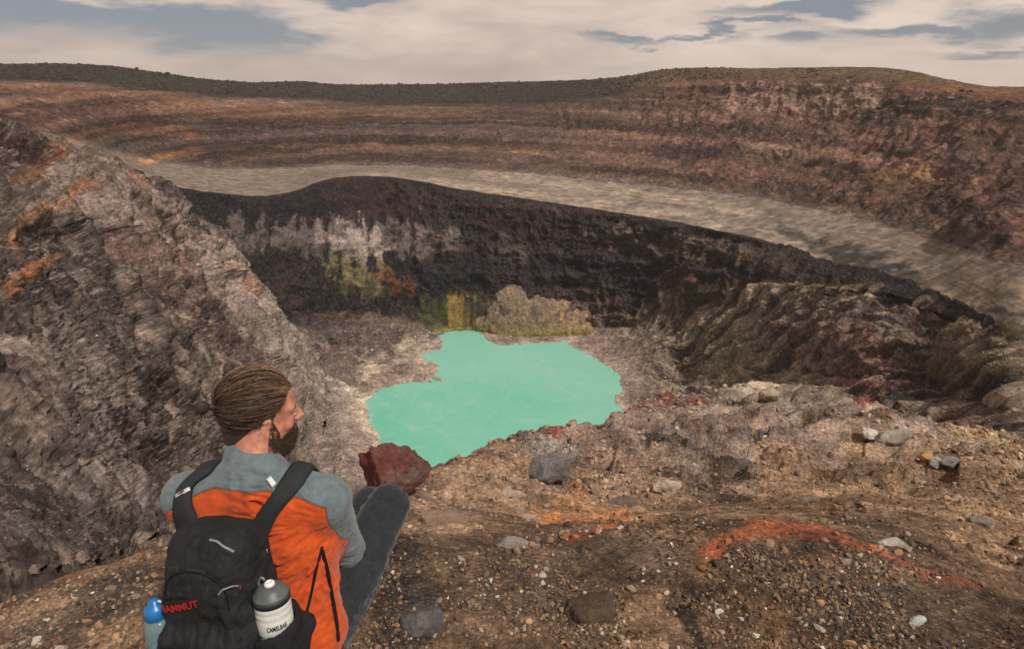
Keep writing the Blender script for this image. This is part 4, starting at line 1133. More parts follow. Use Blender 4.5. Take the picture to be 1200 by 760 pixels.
# ------------------------------------------------------------------ hair, bun and beard
hc = Field(HD-.17, HD+.17, .003)
hc.ell(hp(-.012, 0, .031), (.0795, .101, .0905), HM, k=.01)
hc.cap(hp(-.056, 0, -.020), hp(-.034, 0, -.090), .055, .0595, k=.02)
def hairline(l, f, u):
    """>0 where hair grows: receding temples, round the ear, down to the nape"""
    line = np.where(u > .03, .030+.62*(u-.03)+np.maximum(.045-np.abs(l), 0)*.9*sstep(.05, .09, u), .020+.30*(u-.03))
    line = np.where(u < -.012, -.022-(-.012-u)*.12, line)
    return np.minimum(line-f, (u+.112))
sl_, Q = hc.sub(HD-.17, HD+.17)
q = (Q-HD)@HM.T
hl_ = hairline(q[..., 0], q[..., 1], q[..., 2]).astype(np.float32)
a, b = hc.d[sl_], -hl_; k = .012; h = np.clip(.5-.5*(b-a)/k, 0, 1); hc.d[sl_] = b+(a-b)*h+k*h*(1-h)
V, F = hc.surface(2)
q = (V-HD)@HM.T
nr_ = fbm(q, [90, 14, 90], 3, .5, 81)
cH = np.array([.040, .026, .020])*(1+.5*nr_)[:, None]
V = V+vnormals(V, F)*(nr_*.001)[:, None]
hair = mesh_np('hair', up_eye(V), F, M_HAIR, person, cH)
# long locks combed back to the knot
BUN = A3(0, -.128, .022)
rr = A3(.081, .102, .092); cen = A3(0, -.012, .031)
U_ = RNG.normal(size=(20000, 3)); U_ /= np.linalg.norm(U_, axis=1, keepdims=True)
R0 = U_*rr+cen
ok = (hairline(R0[:, 0], R0[:, 1], R0[:, 2]) > -.002) & (R0[:, 2] > -.035) & (R0[:, 1] > -.09)
U_ = U_[ok][:7500]; m = 9
bdir = unit((BUN-cen)/rr)
t = np.linspace(0, 1, m)
om = np.arccos(np.clip(U_@bdir, -1, .9999)); 
W = (np.sin((1-t)[None]*om[:, None])[..., None]*U_[:, None]+np.sin(t[None]*om[:, None])[..., None]*bdir)/np.sin(om)[:, None, None]
clump = noise(U_, 5, 5)[:, None, None]; clump2 = noise(U_, 5, 9)[:, None, None]
jit = RNG.normal(size=(len(U_), 1, 3))*.04*np.sin(np.pi*t)[None, :, None]
jit = jit+np.concatenate([clump, clump2, clump*clump2*3], -1)*.13*np.sin(2*np.pi*t[None]+clump[:, :, 0]*6)[..., None]*np.sin(np.pi*t)[None, :, None]
W = W+jit; W /= np.linalg.norm(W, axis=2, keepdims=True)
lift = 1.005+(.035*RNG.uniform(.1, 1.0, (len(U_), 1))+.025*np.clip(clump[:, :, 0], -.3, 1)+.24*RNG.random((len(U_), 1))**9)*np.sin(np.pi*t)[None]
pts = W*lift[..., None]*rr+cen
pts = HD+HS*(pts[..., 0:1]*Ld+pts[..., 1:2]*Fd+pts[..., 2:3]*Ud)
rad_h = np.array([.0004]+[.00072]*(m-2)+[.0004])
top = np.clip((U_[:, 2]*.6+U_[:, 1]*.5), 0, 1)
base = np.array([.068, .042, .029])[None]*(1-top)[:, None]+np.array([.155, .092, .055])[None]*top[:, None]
base = base*RNG.uniform(.35, 2.1, (len(U_), 1))*(1+1.4*np.clip(noise(U_, 9, 3), -.5, 1))[:, None]
V, F, C_ = tubes(pts, rad_h, 3, base[:, None])
mesh_np('hair_strand', up_eye(V), F, M_HAIR, hair, C_)['kind'] = 'stuff'
# knot
def strands_ball(c, r, n, col, ln=.02, seed=1):
    g = np.random.default_rng(seed); P0 = []; 
    for i in range(n):
        a = unit(g.normal(size=3)); b = unit(np.cross(a, g.normal(size=3)))
        tt = np.linspace(0, 2.6, 9)[:, None]; rr_ = r*(.8+.3*g.random())
        P0.append(c+(np.cos(tt)*a+np.sin(tt)*b)*rr_*A3(1, .8, .9))
    return np.array(P0)
bc = hp(-.160, -.004, .028)
kb = Field(bc-.04, bc+.04, .002); kb.ell(bc, (.016, .015, .017), k=.004); kb.cap(bc, hp(-.105, 0, .028), .008, .010, k=.006)
kb.cap(bc, bc+A3(-.006, 0, -.018), .007, .004, k=.004)
V, F = kb.surface(1); cK = np.full((len(V), 3), 1.0)*[.034, .023, .018]
bun = mesh_np('hair_bun', up_eye(V), F, M_HAIR, person, cK)
pb = strands_ball(bc, .0180, 120, None)
g = np.random.default_rng(5); fl = []
for i in range(60):
    p = bc+g.normal(size=3)*.006; d = unit(A3(*g.normal(size=3))*.8+A3(-.4, -.3, -.5)); tt = np.linspace(0, 1, 9)[:, None]
    fl.append(p+d*tt*g.uniform(.010, .028)+A3(0, 0, -1)*tt**2*.006)
V, F, C_ = tubes(np.concatenate([pb, np.array(fl)]), .0007, 3, np.array([.055, .035, .025]))
mesh_np('hair_strand', up_eye(V), F, M_HAIR, bun, C_)['kind'] = 'stuff'
# beard: short curly hairs over jaw, chin and lip, plus sideburns and short brows
g = np.random.default_rng(11); n0 = 42000
q = np.stack([g.uniform(-.075, .075, n0), g.uniform(-.02, .115, n0), g.uniform(-.125, .02, n0)], -1)
Pq = HD+HS*(q[:, :1]*Ld+q[:, 1:2]*Fd+q[:, 2:]*Ud)
Pq = body.push(Pq, 0.0); q = (Pq-HD)@HM.T
l, f, u = np.abs(q[:, 0]), q[:, 1], q[:, 2]
line = np.where(f > .03, -.040-.018*np.clip((.085-f)/.05, 0, 1), -.040+(.03-f)*1.6)
ok = (u < line) & (u > -.122) & (f > -.004-.1*(-.04-u)) & ~((np.abs(u+.062) < .006) & (l < .020) & (f > .08)) & (np.abs(body.sample(Pq)) < .003)
br = (np.abs(u-.026) < .007) & (l > .010) & (l < .050) & (f > .05)
Nq = body.grad(Pq)
def whisk(P0, N0_, dn, L0, rad, colr, seed):
    g = np.random.default_rng(seed); n = len(P0); t = np.linspace(0, 1, 5)[None, :, None]
    d = unit2(N0_*.55+dn+g.normal(size=(n, 3))*.28); d2 = unit2(dn*1.4+g.normal(size=(n, 3))*.45)
    Ln = L0*g.uniform(.6, 1.15, (n, 1, 1))
    pts = P0[:, None]+d[:, None]*t*Ln+(d2-d)[:, None]*t**2*Ln*.5
    c = colr*g.uniform(.5, 1.8, (n, 1, 1))
    return tubes(pts, np.array([1, 1, .9, .7, .35])*rad, 3, np.broadcast_to(c, (n, 5, 3)))
unit2 = lambda a: a/(np.linalg.norm(a, axis=-1, keepdims=True)+1e-9)
Pb, Nb_ = Pq[ok][:10500], Nq[ok][:10500]; qb = q[ok][:10500]
dn = np.tile(-Ud*.9+Fd*.35, (len(Pb), 1))
lenb = (.008+.015*sstep(-.06, -.11, qb[:, 2])*sstep(.02, .07, qb[:, 1])+.006*sstep(-.05, -.08, qb[:, 2]))[:, None, None]
V, F, C_ = whisk(Pb, Nb_, dn, lenb, .0007, np.array([.052, .031, .021]), 3)
beard = mesh_np('beard', up_eye(V), F, M_HAIR, person, C_); beard['kind'] = 'stuff'
Pe, Ne = Pq[br], Nq[br]
for sgn in (-1, 1):
    b1 = q[br][:, 0]*sgn > 0
    V, F, C_ = whisk(Pe[b1], Ne[b1], np.tile(-Ud*.1-Fd*.2, (b1.sum(), 1)), .008, .0006, np.array([.05, .03, .02]), 4)
    mesh_np('eyebrow', up_eye(V), F, M_HAIR, person, C_)['kind'] = 'stuff'
print('hair', round(time.time()-T0, 1))
# ------------------------------------------------------------------ backpack
n = NT('pack_nylon', .75, .3); v = n.coord()
c = n.mix(n.rng(n.noise(v, 30, 4), .35, .65), (.0085, .0095, .011), (.015, .0165, .019))
M_PACK = n.done(c, n.bump(n.math('ADD', n.noise(v, 55, 5, .6), n.math('MULTIPLY', n.noise(v, 700, 2), .25)), .5, .006))
M_PACK2 = plain('pack_panel', (.022, .025, .028), .8, .25, 600, .3)
M_WEB = plain('webbing', (.008, .008, .010), .8, .25, 800, .3)
M_REFL = plain('reflective_tape', (.55, .55, .54), .4, .5)
M_RED = plain('red_thread', (.30, .012, .018), .7, .3)
M_PULL = plain('grey_cord', (.20, .21, .22), .6, .4)
M_MESHP = plain('pocket_mesh', (.016, .016, .018), .85, .2, 500, .6)
pack = empty('backpack', (0, 0, 0))
tag(pack, 'black nylon backpack worn on the back of the sitting man', 'backpack')
PU = unit(A3(-.02, .235, .97)); PL = unit(A3(.985, -.17, .0)); PL = unit(PL-PU*np.dot(PL, PU)); PN = unit(np.cross(PU, PL))   # outward = away from the back
if PN[1] > 0: PN = -PN
PM = np.stack([PL, PN, PU]); PC = A3(-.700, 1.205, -1.235)
pp_ = lambda a, b, c: PC+PL*a+PN*b+PU*c
pk = Field(PC-.36, PC+.36, .0042)
pk.box(pp_(-.006, 0, 0), (.124, .075, .245), PM, .055, k=.01, taper=.22, bulge=.022)
pk.box(pp_(-.012, .055, -.085), (.118, .052, .125), PM, .045, k=.02, taper=.12, bulge=.02)       # front pocket
pk.box(pp_(-.005, .05, .115), (.095, .040, .085), PM, .036, k=.018, taper=.18, bulge=.012)      # top pocket
# zip grooves
arc = [pp_(.090*math.sin(a)*1.0-.005, .10, .100+.075*math.cos(a)) for a in np.linspace(-1.75, 1.75, 14)]
arc = [pk.push(p, 0) for p in arc]
for a, b in zip(arc[:-1], arc[1:]): pk.cap(a, b, .0035, k=.004, cut=True)
arc2 = [pk.push(pp_(-.115+.23*t, .13, -.012+.018*math.sin(math.pi*t)), 0) for t in np.linspace(0, 1, 12)]
for a, b in zip(arc2[:-1], arc2[1:]): pk.cap(a, b, .0035, k=.004, cut=True)
V, F = pk.surface(2); N = vnormals(V, F); q = (V-PC)@PM.T
w = fbm(np.stack([q[:, 0]*22, q[:, 1]*6, q[:, 2]*7], -1), 1, 4, .55, 91, ridge=True)*.011*sstep(.22, .05, np.abs(q[:, 2]))
w += fbm(q, 14, 3, .5, 92)*.008+fbm(q, 34, 3, .55, 93, ridge=True)*.0028
lg_ = np.exp(-(np.linalg.norm(V-(pk.hit(194, 711)+pk.hit(232, 705))/2, axis=1)/.055)**2)
w = w*(1-.85*lg_)
mesh_np('main_compartment', up_eye(V+N*w[:, None]), F, M_PACK, pack)
def on_pack(a, c, off=.0): return pk.push(pp_(a, .14, c), off)
curve_tube('zip', [p+PN*.004 for p in arc], .0022, M_WEB, pack, 6, 3)
curve_tube('zip', [p+PN*.004 for p in arc2], .0022, M_WEB, pack, 6, 3)
# panel of paler ripstop at the lower left with the red word on it
def px_on(fld, x, y, off=0): return fld.hit(x, y, off)
def patch(name, quad, mat, parent, fld, off=.002, nu=10, nv=6, thick=.0015):
    """small flat piece laid on a surface, corners given as bearings tl,tr,br,bl"""
    quad = np.array(quad, float); G_ = np.zeros((nv, nu, 3))
    for j in range(nv):
        for i in range(nu):
            s, t = i/(nu-1), j/(nv-1)
            xy = quad[0]*(1-s)*(1-t)+quad[1]*s*(1-t)+quad[2]*s*t+quad[3]*(1-s)*t
            G_[j, i] = fld.hit(xy[0], xy[1], off)
    Lp, Rp = G_[:, 0], G_[:, -1]
    N = fld.grad(G_); top = (G_+N*thick).reshape(-1, 3); bot = (G_-N*.001).reshape(-1, 3); V = np.concatenate([top, bot]); o = nu*nv
    a = (np.arange(nv-1)[:, None]*nu+np.arange(nu-1)[None]).ravel()
    F = [np.stack([a, a+nu, a+nu+1, a+1], -1), np.stack([a+o, a+1+o, a+nu+1+o, a+nu+o], -1)]
    e = np.arange(nu-1); z = (nv-1)*nu; F += [np.stack([e, e+1, e+1+o, e+o], -1), np.stack([e+z, e+z+o, e+z+1+o, e+z+1], -1)]
    e = np.arange(nv-1)*nu; z = nu-1; F += [np.stack([e, e+o, e+nu+o, e+nu], -1), np.stack([e+z, e+nu+z, e+nu+z+o, e+z+o], -1)]
    return mesh_np(name, up_eye(V), np.concatenate(F), mat, parent)
patch('pocket_panel', [(196, 662), (244, 668), (246, 698), (191, 702)], M_PACK2, pack, pk, .001, 12, 8)
def text_on(name, word, p0, right, upv, nrm, height, width, mat, parent, fld=None, bend=None, ext=.0006, bold=.0):
    cu = bpy.data.curves.new(name, 'FONT'); cu.body = word; cu.size = 1; cu.align_x = 'CENTER'; cu.align_y = 'CENTER'; cu.extrude = .01; cu.offset = bold
    cu.resolution_u = 3
    o = bpy.data.objects.new(name, cu); COL.objects.link(o); dg = bpy.context.evaluated_depsgraph_get()
    me = bpy.data.meshes.new_from_object(o.evaluated_get(dg)); COL.objects.unlink(o); bpy.data.objects.remove(o)
    co = np.empty(len(me.vertices)*3); me.vertices.foreach_get('co', co); co = co.reshape(-1, 3)
    mn, mx = co.min(0), co.max(0); sz = mx-mn; co = (co-(mn+mx)/2)/sz
    if bend is None:
        W_ = p0+right*co[:, :1]*width+upv*co[:, 1:2]*height
        if fld is not None: W_ = fld.push(W_, .0075)
        W_ = W_+nrm*(co[:, 2:3]*.0012)
    else: W_ = bend(co)
    me.vertices.foreach_set('co', up_eye(W_).astype(np.float32).ravel()); me.update(); me.materials.append(mat)
    return link(bpy.data.objects.new(name, me), parent)
pa, pb_ = pk.hit(194, 711), pk.hit(232, 705)
rt = unit(pb_-pa); nr0 = pk.grad((pa+pb_)/2); upv = unit(np.cross(nr0, rt)); upv = upv if upv[2] > 0 else -upv
patch('logo_tag', [(192, 704), (236, 700), (236, 709), (192, 715)], M_WEB, pack, pk, .003, 12, 4, .0030)
text_on('lettering', 'MAMMUT', (pa+pb_)/2, rt, upv, nr0, .017, float(np.linalg.norm(pb_-pa))*1.1, M_RED, pack, pk, bold=.02)
# red stitched dashes and badge, cords on the zips
patch('badge', [(288, 621), (292, 620), (292, 629), (288, 629)], M_RED, pack, pk, .001, 4, 5)
curve_tube('zip_pull', [pk.hit(246, 632, .006), pk.hit(254, 634, .008), pk.hit(264, 641, .008), pk.hit(274, 646, .006)], .0030, M_PULL, pack)
curve_tube('zip_pull', [pk.hit(256, 696, .005), pk.hit(262, 690, .009), pk.hit(270, 687, .010), pk.hit(279, 686, .006)], .0020, M_PULL, pack)
patch('stitching', [(250, 691), (254, 690), (254, 693), (250, 694)], M_RED, pack, pk, .001, 4, 4)
patch('stitching', [(280, 684), (282, 686), (282, 690), (280, 689)], M_RED, pack, pk, .001, 4, 4)
# compression strap
curve_tube('side_strap', [pk.push(pp_(.15, .02, .02), .003), pk.push(pp_(.15, -.02, .03), .003), pk.push(pp_(.14, -.06, .05), .003)], .004, M_WEB, pack)
patch('buckle', [(312, 643), (319, 641), (320, 647), (313, 648)], M_REFL, pack, pk, .002, 4, 4)
# shoulder straps over the jacket
both = Field(LO, HI, .0042); both.d = np.minimum(jk.d, 1)
def strap(name, Lxy, Rxy, Ltail, Rtail):
    Lp = [jk.hit(x, y, .004) for x, y in Lxy]+[jk.push(A3(*p), .004) for p in Ltail]
    Rp = [jk.hit(x, y, .004) for x, y in Rxy]+[jk.push(A3(*p), .004) for p in Rtail]
    return ribbon(name, Lp, Rp, .014, M_PACK2, pack, jk, .003, 6, 7)
s1 = strap('shoulder_strap', [(291, 622), (301, 603), (316, 582), (331, 560)], [(315, 628), (325, 606), (340, 586), (357, 566)],
      [(-.590, 1.45, -.965), (-.588, 1.52, -.99), (-.590, 1.56, -1.08), (-.590, 1.56, -1.2), (-.56, 1.50, -1.28)],
      [(-.534, 1.45, -.982), (-.532, 1.51, -1.01), (-.533, 1.55, -1.09), (-.540, 1.55, -1.19), (-.53, 1.49, -1.25)])
s2 = strap('shoulder_strap', [(207, 625), (204, 604), (204, 588), (208, 574)], [(238, 622), (230, 602), (225, 586), (226, 572)],
      [(-.845, 1.45, -.99), (-.840, 1.52, -1.02), (-.82, 1.57, -1.1), (-.80, 1.56, -1.2)],
      [(-.790, 1.44, -.985), (-.785, 1.51, -1.01), (-.765, 1.57, -1.1), (-.76, 1.57, -1.2)])
js = Field(LO, HI, .0042); js.d = jk.d-.0125
patch('reflective_strip', [(312, 561), (317, 557), (324, 566), (319, 571)], M_REFL, s1, js, .004, 5, 4)
patch('reflective_strip', [(205, 579), (222, 570), (223, 574), (206, 583)], M_REFL, s2, js, .004, 5, 4)
# lower webbing from under the arm back to the hip belt, and the hip wing
def web(name, pts, r=.0035):
    P_ = [jk.hit(x, y, .012) for x, y in pts]
    return curve_tube(name, P_, r, M_WEB, pack, 6, 4)
web('webbing_strap', [(378, 640), (372, 662), (366, 690), (360, 715), (352, 735)])
web('webbing_strap', [(378, 645), (384, 668), (390, 700), (395, 730), (397, 750)], .0045)
curve_tube('cord_end', [jk.hit(342, 713, .012), jk.hit(348, 715, .014), jk.hit(355, 719, .012)], .003, M_REFL, pack)
# side pocket of elastic mesh round the bottle
BT = A3(-.562, 1.165, -1.190)
bax = unit(A3(-.045, .12, 1)); bb = BT-bax*.115
sp_ = Field(bb-.16, bb+.2, .0042)
sp_.cap(bb+bax*.01, bb+bax*.085, .055, .056, k=.01)
sp_.box(bb+bax*.02-PL*.05+PN*(-.03), (.06, .07, .09), PM, .03, k=.03)
sp_.cap(bb+bax*.02+PL*.02-PN*.03, bb+bax*.05+PL*.035-PN*.07, .032, .024, k=.04)
sp_.add(lambda Q: np.maximum(-((Q-(bb+bax*.092))@bax-((Q-bb)@PL)*.35), -1), bb-.3, bb+.3, .006, cut=True)
sp_.cap(bb+bax*.0, bb+bax*.3, .045, .045, k=.004, cut=True)
V, F = sp_.surface(2); N = vnormals(V, F)
V = V+N*(fbm(V, [30, 30, 20], 3, .5, 95, ridge=True)*.003)[:, None]
mesh_np('side_pocket', up_eye(V), F, M_MESHP, pack)
BL = A3(-.840, 1.165, -1.250); lax = unit(A3(-.06, .10, 1)); lb = BL-lax*.11
lp_ = Field(lb-.16, lb+.2, .0045)
lp_.cap(lb, lb+lax*.015, .042, .042, k=.01); lp_.box(lb+PL*.05+lax*.02, (.05, .06, .06), PM, .03, k=.03)
lp_.cap(lb, lb+lax*.3, .0365, .0365, k=.004, cut=True)
V, F = lp_.surface(2); mesh_np('side_pocket', up_eye(V), F, M_MESHP, pack)

# ------------------------------------------------------------------ bottles
def lathe(name, base, ax, prof, mat, parent, seg=40, squash=None):
    ax = unit(ax); u = unit(np.cross(ax, A3(0, 1, 0))); w_ = np.cross(ax, u); prof = np.array(prof, float)
    an = np.arange(seg)*2*np.pi/seg
    V = base+ax*prof[:, 1][:, None, None]+(u*np.cos(an)[:, None]+w_*np.sin(an)[:, None])[None]*prof[:, 0][:, None, None]
    V = V.reshape(-1, 3); m = len(prof)
    b = (np.arange(m-1)[:, None]*seg); i = np.arange(seg)[None]; j = (i+1) % seg
    F = np.stack([b+i, b+j, b+seg+j, b+seg+i], -1).reshape(-1, 4)
    return mesh_np(name, up_eye(V), F, mat, parent)
n = NT('squeeze_bottle_plastic', .42, .4); n.b.inputs['Subsurface Weight'].default_value = .3; n.b.inputs['Subsurface Radius'].default_value = (.01, .01, .01)
v = n.coord(); M_BOT = n.done(n.mix(n.rng(n.noise(v, 40, 4), .35, .7), (.56, .57, .55), (.64, .65, .63)), n.bump(n.noise(v, 80, 3), .08, .002))
M_CAP = plain('cap_grey', (.085, .095, .095), .45, .4); M_CAPR = plain('cap_ring', (.022, .026, .026), .5, .4); M_WHITE = plain('valve_white', (.7, .7, .68), .4, .5)
M_INK = plain('dark_print', (.012, .012, .014), .5, var=0)
bot = empty('squeeze_bottle'); tag(bot, 'pale grey squeeze bottle with dark grey cap in the right side pocket of the backpack', 'bottle')
br_ = .0415
prof = [(0, 0), (.034, 0), (.0395, .004), (br_, .012), (br_, .060), (.0405, .066), (.0375, .073), (.037, .078), (.0385, .084), (br_, .092), (br_, .126), (.0405, .129), (br_, .132), (br_, .143), (.0403, .146), (br_, .149), (.041, .160), (.039, .164), (0, .164)]
lathe('bottle_body', bb, bax, prof, M_BOT, bot, 56)
cap_ = lathe('cap', bb+bax*.165, bax, [(0, 0), (.040, 0), (.0405, .002), (.0405, .014), (.039, .017), (.0365, .018), (.033, .027), (.024, .034), (.015, .037), (0, .037)], M_CAP, bot, 56)
lathe('cap_ring', bb+bax*.161, bax, [(.0385, 0), (.0425, .001), (.0428, .014), (.0405, .016), (.038, .016)], M_CAPR, bot, 56)
vp = bb+bax*.198+unit(np.cross(bax, PL))*0
lathe('valve', vp, bax, [(0, 0), (.011, 0), (.012, .003), (.012, .009), (.0095, .012), (.005, .0125), (.0045, .008), (0, .008)], M_WHITE, cap_, 28)
sidev = unit(-PL+A3(0, .3, 0)); 
curve_tube('lever', [bb+bax*.186+sidev*.037, bb+bax*.200+sidev*.034, bb+bax*.214+sidev*.022, bb+bax*.212+sidev*.014], .0028, M_PULL, cap_)
# print round the body, facing the back
cdir = unit(-(BT-bax*np.dot(BT, bax))); cr_ = unit(np.cross(bax, cdir)); 
if cr_[0] < 0: cr_ = -cr_
def bend(co):
    an = co[:, :1]*1.15+.05; return bb+bax*(.112+co[:, 1:2]*.0125)+(cdir*np.cos(an)+cr_*np.sin(an))*(br_+.0006+co[:, 2:3]*.0008)
text_on('lettering', 'CAMELBAK', None, None, None, None, 0, 0, M_INK, bot, bend=bend, bold=.02)
n = NT('clear_plastic', .2, .5); n.b.inputs['Transmission Weight'].default_value = .75; n.b.inputs['IOR'].default_value = 1.25
M_CLR = n.done((.45, .66, .70)); M_BLUE = plain('blue_plastic', (.010, .14, .38), .35, .5); M_BLUE2 = plain('blue_cover', (.01, .30, .48), .4, .5)
b2 = empty('flip_top_bottle'); tag(b2, 'clear water bottle with bright blue flip cap and blue base, left of the backpack', 'bottle')
lathe('bottle_body', lb, lax, [(0, .07), (.034, .071), (.035, .080), (.035, .135), (.0335, .150), (.028, .162), (.022, .166), (0, .166)], M_CLR, b2, 40)
lathe('bottle_base', lb, lax, [(0, 0), (.032, 0), (.0355, .006), (.0355, .078), (.034, .082), (0, .082)], M_BLUE2, b2, 40)
cp2 = lathe('cap', lb+lax*.167, lax, [(0, 0), (.025, 0), (.0265, .003), (.0265, .020), (.022, .030), (.012, .036), (.011, .046), (0, .047)], M_BLUE, b2, 32)
curve_tube('carry_loop', [lb+lax*.172+PL*.026, lb+lax*.192+PL*.034, lb+lax*.205+PL*.030, lb+lax*.210+PL*.012], .003, M_REFL, cp2)
print('gear', round(time.time()-T0, 1))
# ------------------------------------------------------------------ loose rock
def ico(sub):
    bm_ = bmesh.new(); bmesh.ops.create_icosphere(bm_, subdivisions=sub, radius=1)
    V = np.array([v.co[:] for v in bm_.verts]); F = np.array([[v.index for v in f.verts] for f in bm_.faces]); bm_.free(); return V, F
ICO1, ICO2, ICO5 = ico(1), ico(2), ico(5)
def chip(V, g, cuts=7, lo=.55, hi=.9):
    V = V.copy()
    for _ in range(cuts):
        n_ = unit(g.normal(size=3)); d = g.uniform(lo, hi); s_ = V@n_; m = s_ > d
        V[m] -= (s_[m]-d)[:, None]*n_
    return V
def surf_at(x, y, rows=(1, 6)):
    """point of the land on a sight line (nearest net vertex), height above origin"""
    i0 = np.argmin(abs(S-rows[0])); i1 = np.argmin(abs(S-rows[1]))
    ix, iy = PVX[i0:i1], PVY[i0:i1]
    d_ = ((ix-x)**2+(iy-y)**2).ravel(); c_ = np.nonzero(d_ < max(d_.min()*1.5, 5.0))[0]; Q = P[i0:i1].reshape(-1, 3)[c_]
    return Q[np.argmin(Q[:, 1])]
PVX, PVY = imgxy(P-[0, 0, EYE])
def stone_mat(name, c, c2, unit_, bump=.8):
    n = NT(name, .93, .15); v = n.coord()
    a = n.noise(v, 1/(unit_*14), 9, .68); b = n.noise(v, 1/(unit_*3), 8, .72)
    f = n.math('MULTIPLY', n.rng(a, .3, .7, .7, 1.3), n.rng(b, .3, .7, .65, 1.35))
    cc = n.node('ShaderNodeCombineColor'); [n.put(cc.inputs[i], f) for i in range(3)]
    base = n.mix(n.rng(n.noise(v, 1/(unit_*25), 5, .6), .42, .6), c, c2)
    return n.done(n.mix(1.0, base, cc.outputs[0], 'MULTIPLY'), n.bump(n.math('ADD', n.math('MULTIPLY', a, 3.0), b), bump, unit_*2.5))
KS = 1.2
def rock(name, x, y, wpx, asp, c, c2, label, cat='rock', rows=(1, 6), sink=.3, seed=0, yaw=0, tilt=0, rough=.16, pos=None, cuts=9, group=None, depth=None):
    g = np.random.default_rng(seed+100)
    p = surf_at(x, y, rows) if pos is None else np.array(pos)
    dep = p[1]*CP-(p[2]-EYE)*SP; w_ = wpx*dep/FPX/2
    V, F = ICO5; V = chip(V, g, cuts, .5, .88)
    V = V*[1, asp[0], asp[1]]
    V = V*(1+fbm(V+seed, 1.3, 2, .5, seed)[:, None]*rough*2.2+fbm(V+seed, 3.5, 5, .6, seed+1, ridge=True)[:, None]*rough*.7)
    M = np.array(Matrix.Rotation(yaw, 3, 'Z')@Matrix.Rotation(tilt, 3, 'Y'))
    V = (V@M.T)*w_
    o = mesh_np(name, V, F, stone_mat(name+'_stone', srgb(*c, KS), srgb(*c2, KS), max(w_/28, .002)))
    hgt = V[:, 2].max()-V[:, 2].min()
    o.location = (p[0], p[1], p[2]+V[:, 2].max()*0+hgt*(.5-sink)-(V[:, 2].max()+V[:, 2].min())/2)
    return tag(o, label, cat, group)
rock('boulder', 460, 556, 84, (.8, 1.0), (106, 60, 54), (96, 74, 68), 'rough dark red scoria boulder on the brink just beyond the knees of the man', 'boulder', sink=.12, seed=3, rough=.17, cuts=9, pos=surf_at(460, 572))
rock('boulder', 640, 550, 72, (.75, .45), (126, 122, 120), (92, 84, 80), 'low grey boulder ridge on the brink above the orange earth, in front of the lake', 'boulder', sink=.42, seed=5, rough=.2, tilt=-.25)
rock('boulder', 700, 715, 74, (.8, .75), (88, 74, 60), (70, 58, 50), 'brown boulder half sunk in the gravel at the bottom middle of the slope', 'boulder', sink=.62, seed=8, rough=.12, cuts=4)
rock('boulder', 494, 725, 60, (.9, .8), (98, 94, 94), (72, 66, 64), 'grey boulder sunk in dark gravel to the right of the orange top', 'boulder', sink=.6, seed=9, rough=.14, cuts=4)
rock('stone', 783, 573, 36, (.7, .55), (178, 162, 146), (140, 126, 114), 'single pale cream stone lying in the middle of the slope, left of the dark crevices', 'stone', seed=11, sink=.25)
rock('stone', 1017, 513, 19, (.9, .9), (196, 188, 178), (160, 150, 140), 'small white stone on the brink, left of the flat pale green slab', 'stone', seed=12, sink=.08)
rock('slab', 1044, 516, 42, (.6, .42), (158, 152, 134), (120, 112, 100), 'flat pale greenish slab on the brink at the right', 'rock', seed=13, tilt=-.3, sink=.12)
rock('stone', 1082, 541, 19, (.9, .8), (182, 146, 92), (150, 114, 76), 'small yellow ochre stone touching two grey stones on the right slope', 'stone', seed=14, sink=.12)
rock('stone', 1096, 543, 19, (.8, .55), (164, 158, 148), (130, 124, 118), 'pale grey stone between the yellow stone and the darker grey one', 'stone', seed=15, sink=.12)
rock('stone', 1111, 546, 24, (.8, .6), (126, 122, 120), (98, 92, 90), 'darker grey stone, rightmost of the three beside the yellow one', 'stone', seed=16, sink=.12)
rock('slab', 1050, 636, 46, (.45, .22), (170, 162, 152), (124, 114, 104), 'thin whitish slab lying just behind the right end of the orange streak', 'rock', seed=17, sink=.3)
rock('stone', 1072, 726, 26, (.5, .35), (176, 178, 172), (140, 138, 130), 'long white stone in dark gravel near the lower right corner', 'stone', seed=18, sink=.3, yaw=.3)
rock('slab', 606, 637, 56, (.6, .25), (142, 130, 122), (112, 98, 88), 'pale grey flat slab half buried below the ochre patch', 'rock', seed=19, sink=.5)
rock('stone', 600, 580, 34, (.55, .4), (170, 150, 134), (130, 112, 98), 'pale pinkish stone above the ochre patch, below the grey boulder ridge', 'stone', seed=20, sink=.4, yaw=-.4)
rock('stone', 622, 608, 26, (.5, .5), (172, 154, 142), (120, 100, 90), 'pale angular stone at the left edge of the ochre patch', 'stone', seed=21, yaw=.6, tilt=.4)
rock('slab', 516, 607, 60, (.6, .35), (140, 118, 102), (112, 92, 78), 'tan rounded rock slab next to the drawn up knees', 'rock', seed=22, sink=.55)
rock('stone', 745, 600, 24, (.6, .5), (158, 132, 104), (120, 96, 76), 'tan stone at the right end of the ochre patch', 'stone', seed=23)
rock('rock', 945, 583, 30, (.6, .4), (122, 110, 100), (90, 80, 74), 'grey brown rock in the middle of the right slope above the orange streak', 'rock', seed=24, sink=.5)
rock('rock', 1148, 613, 34, (.6, .4), (126, 116, 106), (90, 80, 72), 'grey rock at the right edge of the slope, level with the white slab', 'rock', seed=25, sink=.45)
rock('stone', 886, 744, 10, (.9, .8), (198, 190, 176), (170, 160, 146), 'tiny white pebble beside the ochre gravel at the bottom edge', 'stone', seed=26)
rock('stone', 844, 716, 10, (.9, .8), (200, 192, 180), (170, 160, 146), 'tiny white pebble left of the ochre gravel', 'stone', seed=27)
rock('rock', 730, 586, 40, (.6, .45), (112, 98, 88), (86, 74, 66), 'dull brown rock half buried left of the pale cream stone', 'rock', seed=28, sink=.55)
